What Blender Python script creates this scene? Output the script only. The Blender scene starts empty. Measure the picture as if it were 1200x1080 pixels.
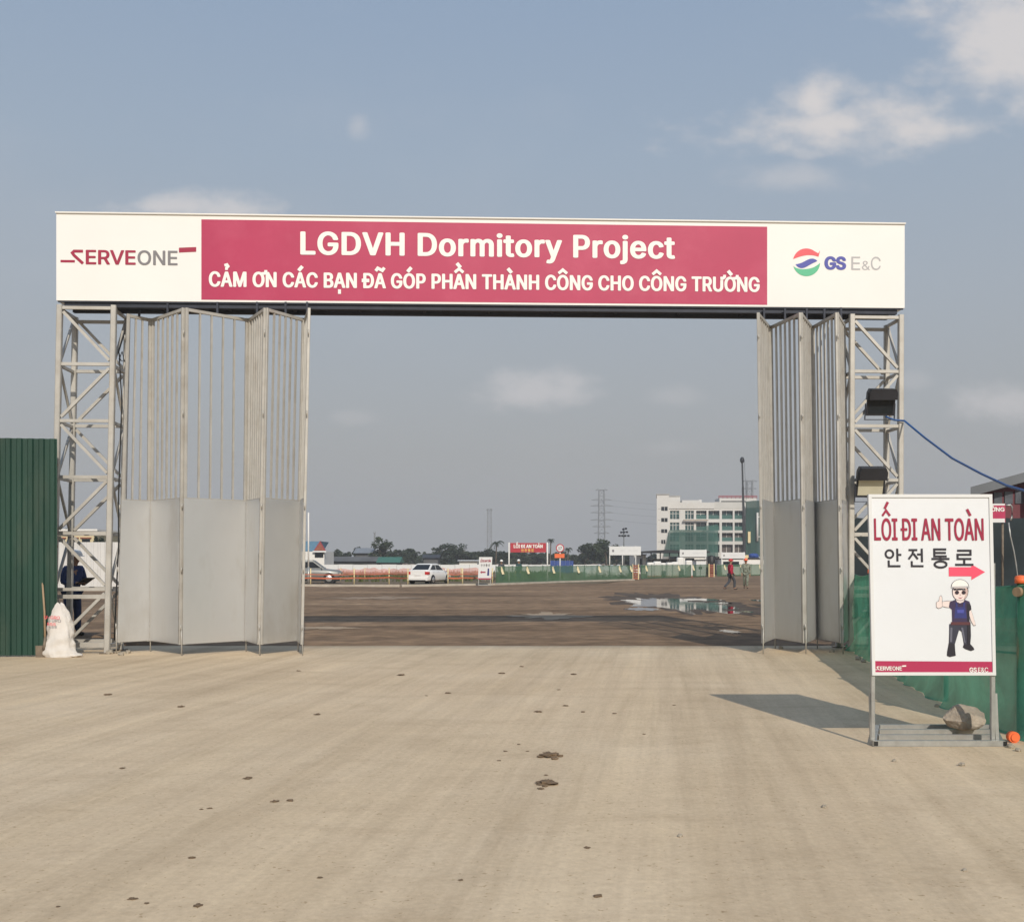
import bpy, bmesh, math, random, unicodedata
from mathutils import Vector, Matrix, geometry, noise as mnoise

D = bpy.data
SC = bpy.context.scene
COL = SC.collection
R_ = math.radians
V = Vector

# ------------------------------------------------------------------ camera
EYE = 1.65          # eye height, metres
F = 1200.0          # focal length in pixels of the 1200 px wide photograph
HZ = 657.0          # row of the horizon in the photograph
cam_d = D.cameras.new('camera')
cam = D.objects.new('camera', cam_d)
COL.objects.link(cam)
cam.location = (0, 0, EYE)
cam.rotation_euler = (R_(90), 0, 0)
cam_d.sensor_fit = 'HORIZONTAL'
cam_d.sensor_width = 36.0
cam_d.lens = 36.0
cam_d.shift_y = (HZ - 540.0) / 1200.0
cam_d.clip_start = 0.1
cam_d.clip_end = 6000
SC.camera = cam

# ------------------------------------------------------------------ sun, sky, exposure
EL, AZ = R_(32.0), R_(12.0)
SUNV = V((math.sin(AZ) * math.cos(EL), -math.cos(AZ) * math.cos(EL), math.sin(EL)))
sun_d = D.lights.new('sun', 'SUN')
sun_d.energy = 3.5
sun_d.angle = R_(0.5)
sun_d.color = (1.0, 0.92, 0.80)
sun = D.objects.new('sun', sun_d)
sun.rotation_euler = SUNV.to_track_quat('Z', 'Y').to_euler()
COL.objects.link(sun)

SC.view_settings.view_transform = 'Standard'
SC.view_settings.look = 'None'
SC.view_settings.gamma = 1.0
SC.view_settings.exposure = 0.0
SC.view_settings.use_curve_mapping = False
SC.cycles.use_denoising = True
SC.cycles.max_bounces = 6
SC.cycles.transparent_max_bounces = 12
SC.cycles.volume_bounces = 0
SC.cycles.sample_clamp_indirect = 4.0


def build_world():
    w = D.worlds.new('World')
    SC.world = w
    w.use_nodes = True
    nt = w.node_tree
    N, L = nt.nodes, nt.links
    N.clear()
    out = N.new('ShaderNodeOutputWorld')
    bg = N.new('ShaderNodeBackground')
    bg.inputs['Strength'].default_value = 0.1
    sky = N.new('ShaderNodeTexSky')
    sky.sky_type = 'NISHITA'
    sky.sun_disc = False
    sky.sun_elevation = EL
    sky.sun_rotation = R_(171.0)
    sky.air_density = 1.6
    sky.dust_density = 4.0
    sky.ozone_density = 2.0
    tc = N.new('ShaderNodeTexCoord')
    sep = N.new('ShaderNodeSeparateXYZ')
    L.new(tc.outputs['Generated'], sep.inputs[0])
    # dusty air: grey low down, dull blue higher up
    ramp = N.new('ShaderNodeValToRGB')
    L.new(sep.outputs['Z'], ramp.inputs[0])
    els = ramp.color_ramp.elements
    els[0].position = 0.0
    els[0].color = (.40, .40, .40, 1)
    els[1].position = 1.0
    els[1].color = (.20, .31, .50, 1)
    for p, c in ((.10, (.358, .364, .374)), (.25, (.342, .384, .440)), (.36, (.308, .378, .470)), (.48, (.262, .345, .470))):
        e = els.new(p)
        e.color = (*c, 1)
    ten = N.new('ShaderNodeMix')
    ten.data_type = 'RGBA'
    ten.blend_type = 'MULTIPLY'
    ten.inputs[0].default_value = 1.0
    L.new(ramp.outputs[0], ten.inputs[6])
    ten.inputs[7].default_value = (11.6, 11.6, 11.6, 1)
    mix = N.new('ShaderNodeMix')
    mix.data_type = 'RGBA'
    mix.inputs[0].default_value = 0.88
    L.new(sky.outputs[0], mix.inputs[6])
    # hazy brightening of the sky round the sun (behind the viewer)
    dot = N.new('ShaderNodeVectorMath')
    dot.operation = 'DOT_PRODUCT'
    L.new(tc.outputs['Generated'], dot.inputs[0])
    dot.inputs[1].default_value = tuple(SUNV)
    glow = N.new('ShaderNodeMath'); glow.operation = 'MAXIMUM'; glow.inputs[1].default_value = 0
    L.new(dot.outputs['Value'], glow.inputs[0])
    gp_ = N.new('ShaderNodeMath'); gp_.operation = 'POWER'; gp_.inputs[1].default_value = 7
    L.new(glow.outputs[0], gp_.inputs[0])
    gm = N.new('ShaderNodeMath'); gm.operation = 'MULTIPLY_ADD'; gm.inputs[1].default_value = .35; gm.inputs[2].default_value = 1.0
    L.new(gp_.outputs[0], gm.inputs[0])
    vs_ = N.new('ShaderNodeVectorMath'); vs_.operation = 'SCALE'
    L.new(ten.outputs[2], vs_.inputs[0]); L.new(gm.outputs[0], vs_.inputs['Scale'])
    L.new(vs_.outputs[0], mix.inputs[7])

    # clouds: soft banks at fixed bearings, broken up by noise
    def math_(op, a, b=None, c=None):
        n = N.new('ShaderNodeMath')
        n.operation = op
        for i, v in enumerate((a, b, c)):
            if v is None:
                continue
            if isinstance(v, (int, float)):
                n.inputs[i].default_value = v
            else:
                L.new(v, n.inputs[i])
        return n.outputs[0]
    ysafe = math_('MAXIMUM', sep.outputs['Y'], 0.05)
    u = math_('DIVIDE', sep.outputs['X'], ysafe)
    v = math_('DIVIDE', sep.outputs['Z'], ysafe)
    comb = N.new('ShaderNodeCombineXYZ')
    L.new(u, comb.inputs[0])
    L.new(math_('MULTIPLY', v, 1.7), comb.inputs[1])
    def noise(scale, detail, off):
        n = N.new('ShaderNodeTexNoise')
        n.inputs['Scale'].default_value = scale
        n.inputs['Detail'].default_value = detail
        n.inputs['Roughness'].default_value = .55
        m = N.new('ShaderNodeMapping')
        m.inputs['Location'].default_value = (off, off * .7, off * .3)
        L.new(comb.outputs[0], m.inputs['Vector'])
        L.new(m.outputs[0], n.inputs['Vector'])
        return n.outputs[0]
    n1 = noise(9.0, 6, 1.3)
    n2 = noise(30.0, 5, 4.1)
    nn = math_('ADD', math_('MULTIPLY', math_('SUBTRACT', n1, .5), 2.1), math_('MULTIPLY', math_('SUBTRACT', n2, .5), 1.1))
    total = None
    # x, y (photo bearing), half width, half height, strength
    banks = ((980, 148, 150, 42, 1.0), (955, 122, 55, 44, 1.0), (1065, 152, 85, 28, .95), (925, 207, 75, 24, .42), (1185, 40, 125, 80, .95),
             (420, 148, 20, 20, .36), (190, 243, 110, 20, .8), (625, 460, 85, 26, .6), (1180, 472, 85, 28, .6),
             (790, 466, 40, 14, .22), (415, 490, 28, 9, .2), (1075, 445, 24, 14, .2), (1130, -60, 160, 50, .5), (780, 525, 50, 12, .15))
    for (bx, by, hw, hh, s) in banks:
        cu, cv = (bx - 600) / F, (HZ - by) / F
        du = math_('DIVIDE', math_('SUBTRACT', u, cu), hw / F)
        dv = math_('DIVIDE', math_('SUBTRACT', v, cv), hh / F)
        r = math_('SQRT', math_('ADD', math_('MULTIPLY', du, du), math_('MULTIPLY', dv, dv)))
        f = math_('SUBTRACT', 1.0, r)                     # 1 in the middle, 0 at the rim
        f = math_('ADD', f, nn)
        sm = N.new('ShaderNodeMapRange')
        sm.interpolation_type = 'SMOOTHSTEP'
        sm.inputs['From Min'].default_value = -.28
        sm.inputs['From Max'].default_value = .85
        L.new(f, sm.inputs['Value'])
        t = math_('MULTIPLY', sm.outputs[0], s)
        total = t if total is None else math_('MAXIMUM', total, t)
    wisps = N.new('ShaderNodeMapRange')
    wisps.inputs['From Min'].default_value = .5
    wisps.inputs['From Max'].default_value = .9
    wisps.inputs['To Max'].default_value = .16
    L.new(noise(3.2, 5, 8.8), wisps.inputs['Value'])
    total = math_('MAXIMUM', total, wisps.outputs[0])
    front = math_('GREATER_THAN', sep.outputs['Y'], 0.05)
    total = math_('MULTIPLY', total, front)
    cl = N.new('ShaderNodeMix')
    cl.data_type = 'RGBA'
    L.new(total, cl.inputs[0])
    L.new(mix.outputs[2], cl.inputs[6])
    cl.inputs[7].default_value = (6.9, 6.65, 6.65, 1)
    L.new(cl.outputs[2], bg.inputs['Color'])
    L.new(bg.outputs[0], out.inputs[0])


build_world()

# ------------------------------------------------------------------ measuring helpers (photograph -> metres)
def W(x, y, d):
    return V(((x - 600) / F * d, d, EYE + (HZ - y) / F * d))

def GD(y):                         # distance of level ground seen at row y
    return EYE * F / (y - HZ)

def G(x, y, z=0.0):
    d = (EYE - z) * F / (y - HZ)
    return V(((x - 600) / F * d, d, z))

# ------------------------------------------------------------------ object helpers
def link(o, parent=None):
    COL.objects.link(o)
    if parent is not None:
        o.parent = parent
    return o

def root_loc(p):
    while p is not None and p.parent is not None:
        p = p.parent
    return p.location.copy() if p is not None else V((0, 0, 0))

def tag(o, label=None, cat=None, group=None, kind=None):
    if label: o['label'] = label
    if cat: o['category'] = cat
    if group: o['group'] = group
    if kind: o['kind'] = kind
    return o

def thing(name, label, cat, loc=(0, 0, 0), group=None, rz=0.0):
    o = D.objects.new(name, None)
    o.empty_display_size = .2
    o.location = loc
    o.rotation_euler = (0, 0, rz)
    link(o)
    return tag(o, label, cat, group)

def children(o):
    return [c for c in D.objects if c.parent == o]

def copy_tree(o, parent=None):
    c = o.copy()
    COL.objects.link(c)
    c.parent = parent
    for ch in children(o):
        copy_tree(ch, c)
    return c

class MB:
    """collects shapes (world coordinates) and links them as ONE mesh object"""
    def __init__(self):
        self.v, self.f, self.smooth = [], [], []

    def add(self, vs, fs, smooth=False):
        b = len(self.v)
        self.v += [V(p) for p in vs]
        for f in fs:
            self.f.append([i + b for i in f])
            self.smooth.append(smooth)
        return self

    def box(self, c, s, M=None):
        c = V(c); hx, hy, hz = s[0] / 2, s[1] / 2, s[2] / 2
        vs = [V((x, y, z)) for x in (-hx, hx) for y in (-hy, hy) for z in (-hz, hz)]
        if M is not None:
            vs = [M @ p for p in vs]
        vs = [p + c for p in vs]
        return self.add(vs, [(0, 1, 3, 2), (4, 6, 7, 5), (0, 4, 5, 1), (2, 3, 7, 6), (0, 2, 6, 4), (1, 5, 7, 3)])

    def bar(self, a, b, w, h=None, up=(0, 0, 1), bev=0.0):
        """rectangular tube from a to b; w across, h along `up`; optional chamfered edges"""
        a, b = V(a), V(b)
        h = w if h is None else h
        d = (b - a).normalized()
        upv = V(up)
        s = d.cross(upv)
        if s.length < 1e-4:
            s = d.cross(V((0, 1, 0)))
        s.normalize()
        t = s.cross(d).normalized()
        c = bev
        prof = [(-w/2, -h/2), (w/2, -h/2), (w/2, h/2), (-w/2, h/2)] if not c else \
            [(-w/2+c, -h/2), (w/2-c, -h/2), (w/2, -h/2+c), (w/2, h/2-c), (w/2-c, h/2), (-w/2+c, h/2), (-w/2, h/2-c), (-w/2, -h/2+c)]
        n = len(prof)
        vs = [a + s * p[0] + t * p[1] for p in prof] + [b + s * p[0] + t * p[1] for p in prof]
        fs = [tuple(range(n))[::-1], tuple(range(n, 2 * n))]
        fs += [(i, (i + 1) % n, n + (i + 1) % n, n + i) for i in range(n)]
        return self.add(vs, fs)

    def tube(self, pts, r, n=8, cap=True, smooth=True):
        pts = [V(p) for p in pts]
        rs = r if isinstance(r, (list, tuple)) else [r] * len(pts)
        base = []
        vs, fs = [], []
        ref = V((0, 0, 1))
        for i, p in enumerate(pts):
            d = (pts[min(i + 1, len(pts) - 1)] - pts[max(i - 1, 0)]).normalized()
            s = d.cross(ref)
            if s.length < .05:
                s = d.cross(V((0, 1, 0)))
            s.normalize()
            t = s.cross(d)
            for k in range(n):
                a = 2 * math.pi * k / n
                vs.append(p + (s * math.cos(a) + t * math.sin(a)) * rs[i])
        for i in range(len(pts) - 1):
            for k in range(n):
                fs.append((i*n+k, i*n+(k+1) % n, (i+1)*n+(k+1) % n, (i+1)*n+k))
        self.add(vs, fs, smooth)
        if cap:
            b = len(self.v) - len(vs)
            self.f.append([b + k for k in range(n)][::-1]); self.smooth.append(False)
            self.f.append([b + (len(pts)-1)*n + k for k in range(n)]); self.smooth.append(False)
        return self

    def loft(self, rings, smooth=True, caps=True):
        n = len(rings[0])
        vs = [V(p) for r in rings for p in r]
        fs = []
        for i in range(len(rings) - 1):
            for k in range(n):
                fs.append((i*n+k, i*n+(k+1) % n, (i+1)*n+(k+1) % n, (i+1)*n+k))
        b = len(self.v)
        self.add(vs, fs, smooth)
        if caps:
            self.f.append([b + k for k in range(n)][::-1]); self.smooth.append(False)
            self.f.append([b + (len(rings)-1)*n + k for k in range(n)]); self.smooth.append(False)
        return self

    def prism(self, poly, thick, O=(0, 0, 0), U=(1, 0, 0), Wv=(0, 0, 1), N=(0, 1, 0)):
        """flat outline in (u, w) thickened along N"""
        O, U, Wv, N = V(O), V(U), V(Wv), V(N)
        a = [O + U * p[0] + Wv * p[1] for p in poly]
        b = [p + N * thick for p in a]
        n = len(poly)
        fs = [tuple(range(n)), tuple(range(n, 2*n))[::-1]] + [(i, n+i, n+(i+1) % n, (i+1) % n) for i in range(n)]
        return self.add(a + b, fs)

    def ball(self, c, r, seg=12, rings=8, sq=(1, 1, 1), jitter=0.0, seed=0):
        c = V(c)
        vs, fs = [], []
        for i in range(rings + 1):
            th = math.pi * i / rings
            for k in range(seg):
                a = 2 * math.pi * k / seg
                p = V((math.sin(th) * math.cos(a), math.sin(th) * math.sin(a), math.cos(th)))
                q = 1.0
                if jitter:
                    q += jitter * mnoise.noise(p * 1.7 + V((seed * 3.1, seed * 1.7, seed)))
                    q += jitter * .5 * mnoise.noise(p * 4.0 + V((seed, seed * 2.7, seed)))
                vs.append(c + V((p.x * sq[0], p.y * sq[1], p.z * sq[2])) * r * q)
        for i in range(rings):
            for k in range(seg):
                fs.append((i*seg+k, (i+1)*seg+k, (i+1)*seg+(k+1) % seg, i*seg+(k+1) % seg))
        return self.add(vs, fs, not jitter)

    def build(self, name, mat, parent=None, label=None, loc=None, recalc=True, local=False):
        me = D.meshes.new(name)
        off = V((0, 0, 0))
        if parent is not None and not local:
            off = root_loc(parent)
        if loc is not None:
            off = V(loc)
        me.from_pydata([p - off for p in self.v], [], self.f)
        me.polygons.foreach_set('use_smooth', self.smooth)
        if recalc:
            bm = bmesh.new()
            bm.from_mesh(me)
            bmesh.ops.recalc_face_normals(bm, faces=bm.faces)
            bm.to_mesh(me)
            bm.free()
        me.update()
        for m in (mat if isinstance(mat, (list, tuple)) else [mat]):
            me.materials.append(m)
        o = D.objects.new(name, me)
        if loc is not None:
            o.location = loc
        link(o, parent)
        if label:
            o['label'] = label
        return o

# ------------------------------------------------------------------ materials
def sin_(*names):
    return names

def mat(name, col, rough=.6, metal=0.0, var=.12, scale=3.0, bump=0.0, bscale=40.0, stretch=(1, 1, 1),
        spec=.4, dirt=None, dirt_amt=.0, dirt_scale=1.2, coat=0.0, alpha=None, transl=0.0, emit=None):
    m = D.materials.new(name)
    m.use_nodes = True
    nt = m.node_tree
    N, L = nt.nodes, nt.links
    p = N['Principled BSDF']
    p.inputs['Roughness'].default_value = rough
    p.inputs['Metallic'].default_value = metal
    p.inputs['Specular IOR Level'].default_value = spec
    if coat:
        p.inputs['Coat Weight'].default_value = coat
    tc = N.new('ShaderNodeTexCoord')
    mp = N.new('ShaderNodeMapping')
    mp.inputs['Scale'].default_value = stretch
    L.new(tc.outputs['Object'], mp.inputs[0])
    nz = N.new('ShaderNodeTexNoise')
    nz.inputs['Scale'].default_value = scale
    nz.inputs['Detail'].default_value = 6
    nz.inputs['Roughness'].default_value = .6
    L.new(mp.outputs[0], nz.inputs['Vector'])
    r = N.new('ShaderNodeMapRange')
    r.inputs['From Min'].default_value = .3
    r.inputs['From Max'].default_value = .7
    L.new(nz.outputs[0], r.inputs[0])
    mx = N.new('ShaderNodeMix')
    mx.data_type = 'RGBA'
    L.new(r.outputs[0], mx.inputs[0])
    mx.inputs[6].default_value = (*[c * (1 - var) for c in col], 1)
    mx.inputs[7].default_value = (*[min(1, c * (1 + var)) for c in col], 1)
    last = mx.outputs[2]
    if dirt is not None:
        n2 = N.new('ShaderNodeTexNoise')
        n2.inputs['Scale'].default_value = dirt_scale
        n2.inputs['Detail'].default_value = 8
        n2.inputs['Roughness'].default_value = .65
        L.new(mp.outputs[0], n2.inputs['Vector'])
        r2 = N.new('ShaderNodeMapRange')
        r2.inputs['From Min'].default_value = .5
        r2.inputs['From Max'].default_value = .75
        r2.inputs['To Max'].default_value = dirt_amt
        L.new(n2.outputs[0], r2.inputs[0])
        m2 = N.new('ShaderNodeMix')
        m2.data_type = 'RGBA'
        L.new(r2.outputs[0], m2.inputs[0])
        L.new(last, m2.inputs[6])
        m2.inputs[7].default_value = (*dirt, 1)
        last = m2.outputs[2]
    L.new(last, p.inputs['Base Color'])
    if bump:
        n3 = N.new('ShaderNodeTexNoise')
        n3.inputs['Scale'].default_value = bscale
        n3.inputs['Detail'].default_value = 5
        L.new(mp.outputs[0], n3.inputs['Vector'])
        b = N.new('ShaderNodeBump')
        b.inputs['Strength'].default_value = bump
        b.inputs['Distance'].default_value = .02
        L.new(n3.outputs[0], b.inputs['Height'])
        L.new(b.outputs[0], p.inputs['Normal'])
    if transl:
        tr = N.new('ShaderNodeBsdfTranslucent')
        L.new(last, tr.inputs[0])
        ms = N.new('ShaderNodeMixShader')
        ms.inputs[0].default_value = transl
        L.new(p.outputs[0], ms.inputs[1])
        L.new(tr.outputs[0], ms.inputs[2])
        sh = ms.outputs[0]
    else:
        sh = p.outputs[0]
    if alpha is not None:
        tp = N.new('ShaderNodeBsdfTransparent')
        m3 = N.new('ShaderNodeMixShader')
        m3.inputs[0].default_value = alpha
        L.new(tp.outputs[0], m3.inputs[1])
        L.new(sh, m3.inputs[2])
        sh = m3.outputs[0]
    if sh is not p.outputs[0]:
        L.new(sh, N['Material Output'].inputs[0])
    if emit:
        p.inputs['Emission Color'].default_value = (*emit[0], 1)
        p.inputs['Emission Strength'].default_value = emit[1]
    return m

CRIM = (.47, .052, .125)
M = dict(
    sign_white=mat('sign_white', (.79, .775, .745), .55, var=.02, scale=.7, dirt=(.72, .67, .58), dirt_amt=.12, dirt_scale=.5),
    sign_red=mat('sign_red', (.43, .029, .092), .5, var=.05, scale=.9, bump=.05, bscale=1.2, dirt=(.62, .14, .22), dirt_amt=.25, dirt_scale=.8),
    ink_white=mat('ink_white', (.84, .81, .77), .55, var=.02),
    ink_red=mat('ink_red', (.33, .018, .055), .5, var=.04),
    ink_grey=mat('ink_grey', (.20, .19, .20), .5, var=.03),
    ink_pale=mat('ink_pale', (.42, .41, .42), .5, var=.03),
    ink_black=mat('ink_black', (.025, .022, .03), .5, var=.05),
    ink_blue=mat('ink_blue', (.075, .085, .36), .5, var=.03),
    ink_green=mat('ink_green', (.10, .46, .26), .5, var=.03),
    ink_coral=mat('ink_coral', (.72, .10, .12), .5, var=.03),
    ink_pink=mat('ink_pink', (.80, .085, .15), .5, var=.03),
    gate_steel=mat('gate_steel', (.46, .44, .40), .5, .25, var=.10, scale=4, dirt=(.30, .25, .19), dirt_amt=.45, dirt_scale=2.5, bump=.03, bscale=25),
    gate_sheet=mat('gate_sheet', (.62, .62, .61), .37, .6, var=.05, scale=1.3, dirt=(.36, .32, .26), dirt_amt=.5, dirt_scale=1.3, bump=.09, bscale=2.2, stretch=(1, 1, .45)),
    dark_steel=mat('dark_steel', (.035, .04, .055), .6, .3, var=.2),
    galv=mat('galv', (.42, .42, .40), .42, .55, var=.14, scale=9, dirt=(.24, .20, .15), dirt_amt=.4, dirt_scale=4),
    fence_green=mat('fence_green', (.014, .050, .034), .5, .1, var=.22, scale=1.4, stretch=(1, 1, .25), dirt=(.075, .10, .07), dirt_amt=.6, dirt_scale=1.3),
    net_green=mat('net_green', (.10, .36, .24),   .75, var=.25, scale=2.2, bump=.25, bscale=60, alpha=.90, transl=.45, dirt=(.2, .30, .2), dirt_amt=.5, dirt_scale=1.5),
    net_far=mat('net_far', (.085, .19, .10), .8, var=.25, scale=.5, alpha=.74, transl=.25),
    net_scaf=mat('net_scaf', (.028, .080, .064), .8, var=.25, scale=.25, alpha=.90, transl=.15, stretch=(1, 1, .3)),
    net_sheer=mat('net_sheer', (.032, .115, .088), .8, var=.3, scale=.3, alpha=.72, transl=.15, stretch=(1, 1, .3)),
    pole_green=mat('pole_green', (.03, .17, .10), .5, var=.2, scale=6, dirt=(.30, .17, .08), dirt_amt=.7, dirt_scale=3),
    orange=mat('orange', (.80, .16, .05), .5, var=.1),
    orange_tape=mat('orange_tape', (.62, .17, .085), .6, var=.15, transl=.2),
    pink_net=mat('pink_net', (.74, .30, .24), .7, var=.25, scale=.8, alpha=.62, transl=.3),
    cream_post=mat('cream_post', (.72, .60, .34), .6, var=.1),
    wood=mat('wood', (.33, .23, .14), .7, var=.2, scale=3, stretch=(4, 4, .4)),
    rust_iron=mat('rust_iron', (.20, .16, .12), .65, .35, var=.25, scale=10),
    sack=mat('sack', (.64, .60, .55), .8, var=.08, scale=5, bump=.9, bscale=9, dirt=(.45, .38, .29), dirt_amt=.3, dirt_scale=4),
    rock=mat('rock', (.36, .30, .235), .9, var=.28, scale=9, bump=1.0, bscale=22, dirt=(.42, .37, .30), dirt_amt=.6, dirt_scale=4),
    clod=mat('clod', (.17, .115, .068), .9, var=.3, scale=20, bump=.5, bscale=40),
    pebble=mat('pebble', (.33, .29, .23), .9, var=.3, scale=20),
    black_plastic=mat('black_plastic', (.018, .018, .022), .5, var=.2),
    lamp_glass=mat('lamp_glass', (.50, .47, .36), .35, .1, var=.06, scale=6),
    blue_cable=mat('blue_cable', (.02, .085, .26), .45, var=.1),
    black_cable=mat('black_cable', (.02, .02, .02), .6, var=.1),
    tarp_black=mat('tarp_black', (.012, .022, .026), .75, var=.4, scale=.9, bump=.5, bscale=3),
    maroon=mat('maroon', (.14, .035, .045), .6, var=.12, scale=1),
    roof_grey=mat('roof_grey', (.23, .245, .265), .55, .15, var=.1, scale=.6),
    white_paint=mat('white_paint', (.76, .74, .70), .6, var=.05, scale=.4, dirt=(.5, .46, .4), dirt_amt=.25, dirt_scale=.5),
    white_clean=mat('white_clean', (.70, .70, .69), .55, var=.03, scale=.4),
    corr_white=mat('corr_white', (.66, .65, .63), .5, .05, var=.07, scale=.6, dirt=(.42, .38, .32), dirt_amt=.4, dirt_scale=.6),
    cream_wall=mat('cream_wall', (.62, .53, .34), .8, var=.06),
    concrete_raw=mat('concrete_raw', (.36, .35, .33), .85, var=.15, scale=.3),
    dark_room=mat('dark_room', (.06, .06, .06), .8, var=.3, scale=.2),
    glass_teal=mat('glass_teal', (.022, .066, .066), .18, var=.35, scale=.35, spec=.6),
    glass_dark=mat('glass_dark', (.014, .017, .020), .15, var=.2, spec=.2),
    car_white=mat('car_white', (.80, .79, .76), .3, var=.02, coat=.5),
    car_silver=mat('car_silver', (.22, .225, .215), .4, .3, var=.03, coat=.5),
    tyre=mat('tyre', (.018, .018, .018), .85, var=.2),
    rim=mat('rim', (.55, .55, .55), .35, .7, var=.05),
    tail_red=mat('tail_red', (.50, .03, .03), .25, var=.1),
    trim_black=mat('trim_black', (.02, .02, .02), .5, var=.1),
    red_paint=mat('red_paint', (.42, .035, .05), .5, var=.08),
    red_roof=mat('red_roof', (.30, .055, .06), .7, var=.15),
    blue_roof=mat('blue_roof', (.10, .22, .34), .6, var=.1),
    blue_tarp=mat('blue_tarp', (.03, .07, .26), .6, var=.2),
    old_roof=mat('old_roof', (.105, .105, .105), .85, var=.25, scale=.4),
    green_awning=mat('green_awning', (.04, .15, .11), .7, var=.15),
    leaf_dark=mat('leaf_dark', (.030, .046, .022), .75, var=.5, scale=.35, transl=.2),
    leaf_mid=mat('leaf_mid', (.042, .060, .026), .75, var=.5, scale=.35, transl=.2),
    bark=mat('bark', (.11, .085, .06), .9, var=.25, scale=3),
    pylon=mat('pylon', (.20, .21, .22), .6, .3, var=.1),
    crane_dark=mat('crane_dark', (.025, .027, .032), .5, .2, var=.15),
    skin=mat('skin', (.34, .19, .12), .6, var=.06),
    navy=mat('navy', (.032, .048, .125), .85, var=.25, scale=8),
    navy2=mat('navy2', (.024, .036, .09), .85, var=.25, scale=8),
    red_cloth=mat('red_cloth', (.40, .02, .05), .85, var=.2, scale=6),
    grey_cloth=mat('grey_cloth', (.06, .065, .075), .85, var=.2, scale=6),
    camo=mat('camo', (.20, .22, .17), .9, var=.6, scale=9),
    teal_cloth=mat('teal_cloth', (.04, .09, .09), .9, var=.2, scale=6),
    hat_white=mat('hat_white', (.82, .81, .78), .35, var=.02),
    hat_red=mat('hat_red', (.52, .03, .03), .35, var=.04),
    hat_orange=mat('hat_orange', (.90, .17, .07), .4, var=.04),
    shoe=mat('shoe', (.03, .028, .025), .7, var=.2),
    hair=mat('hair', (.015, .013, .012), .8, var=.2),
    pallet=mat('pallet', (.30, .10, .06), .8, var=.25, scale=2),
    paper=mat('paper', (.75, .74, .72), .7, var=.03),
    grass_leaf=mat('grass_leaf', (.10, .115, .035), .8, var=.4, scale=.2, transl=.2),
)
M['kerb_grey'] = mat('kerb_grey', (.44, .39, .32), .85, var=.2, scale=1.5)
M['crim_pole'] = mat('crim_pole', (.50, .06, .09), .5)


def ground_material():
    """brown trodden earth: damp dark patches, dry pale ones, ruts, small stones"""
    m = D.materials.new('earth')
    m.use_nodes = True
    nt = m.node_tree
    N, L = nt.nodes, nt.links
    p = N['Principled BSDF']
    p.inputs['Roughness'].default_value = .9
    p.inputs['Specular IOR Level'].default_value = .25
    tc = N.new('ShaderNodeTexCoord')
    def nz(scale, detail, st=(1, 1, 1), rot=0, rough=.6):
        mp = N.new('ShaderNodeMapping')
        mp.inputs['Scale'].default_value = st
        mp.inputs['Rotation'].default_value = (0, 0, rot)
        L.new(tc.outputs['Object'], mp.inputs[0])
        n = N.new('ShaderNodeTexNoise')
        n.inputs['Scale'].default_value = scale
        n.inputs['Detail'].default_value = detail
        n.inputs['Roughness'].default_value = rough
        L.new(mp.outputs[0], n.inputs[0])
        return n.outputs[0]
    def ramp(src, stops):
        r = N.new('ShaderNodeValToRGB')
        L.new(src, r.inputs[0])
        e = r.color_ramp.elements
        e[0].position, e[0].color = stops[0][0], (*stops[0][1], 1)
        e[1].position, e[1].color = stops[-1][0], (*stops[-1][1], 1)
        for q, c in stops[1:-1]:
            x = e.new(q); x.color = (*c, 1)
        return r.outputs[0]
    a = ramp(nz(.13, 8, (.6, 1.3, 1)), [(.28, (.14, .092, .055)), (.45, (.235, .157, .096)), (.58, (.29, .196, .122)), (.74, (.37, .265, .172))])
    b = ramp(nz(1.6, 8), [(.3, (.45, .44, .43)), (.7, (1.4, 1.37, 1.32))])
    c = ramp(nz(.5, 5, (.12, 1.6, 1), R_(-4)), [(.35, (.70, .68, .66)), (.65, (1.20, 1.17, 1.13))])
    x = N.new('ShaderNodeMix'); x.data_type = 'RGBA'; x.blend_type = 'MULTIPLY'; x.inputs[0].default_value = .75
    L.new(a, x.inputs[6]); L.new(b, x.inputs[7])
    y = N.new('ShaderNodeMix'); y.data_type = 'RGBA'; y.blend_type = 'MULTIPLY'; y.inputs[0].default_value = .8
    L.new(x.outputs[2], y.inputs[6]); L.new(c, y.inputs[7])
    L.new(y.outputs[2], p.inputs['Base Color'])
    bp = N.new('ShaderNodeBump')
    bp.inputs['Strength'].default_value = .7
    bp.inputs['Distance'].default_value = .06
    L.new(nz(3.5, 8, rough=.7), bp.inputs['Height'])
    L.new(bp.outputs[0], p.inputs['Normal'])
    return m


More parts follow.
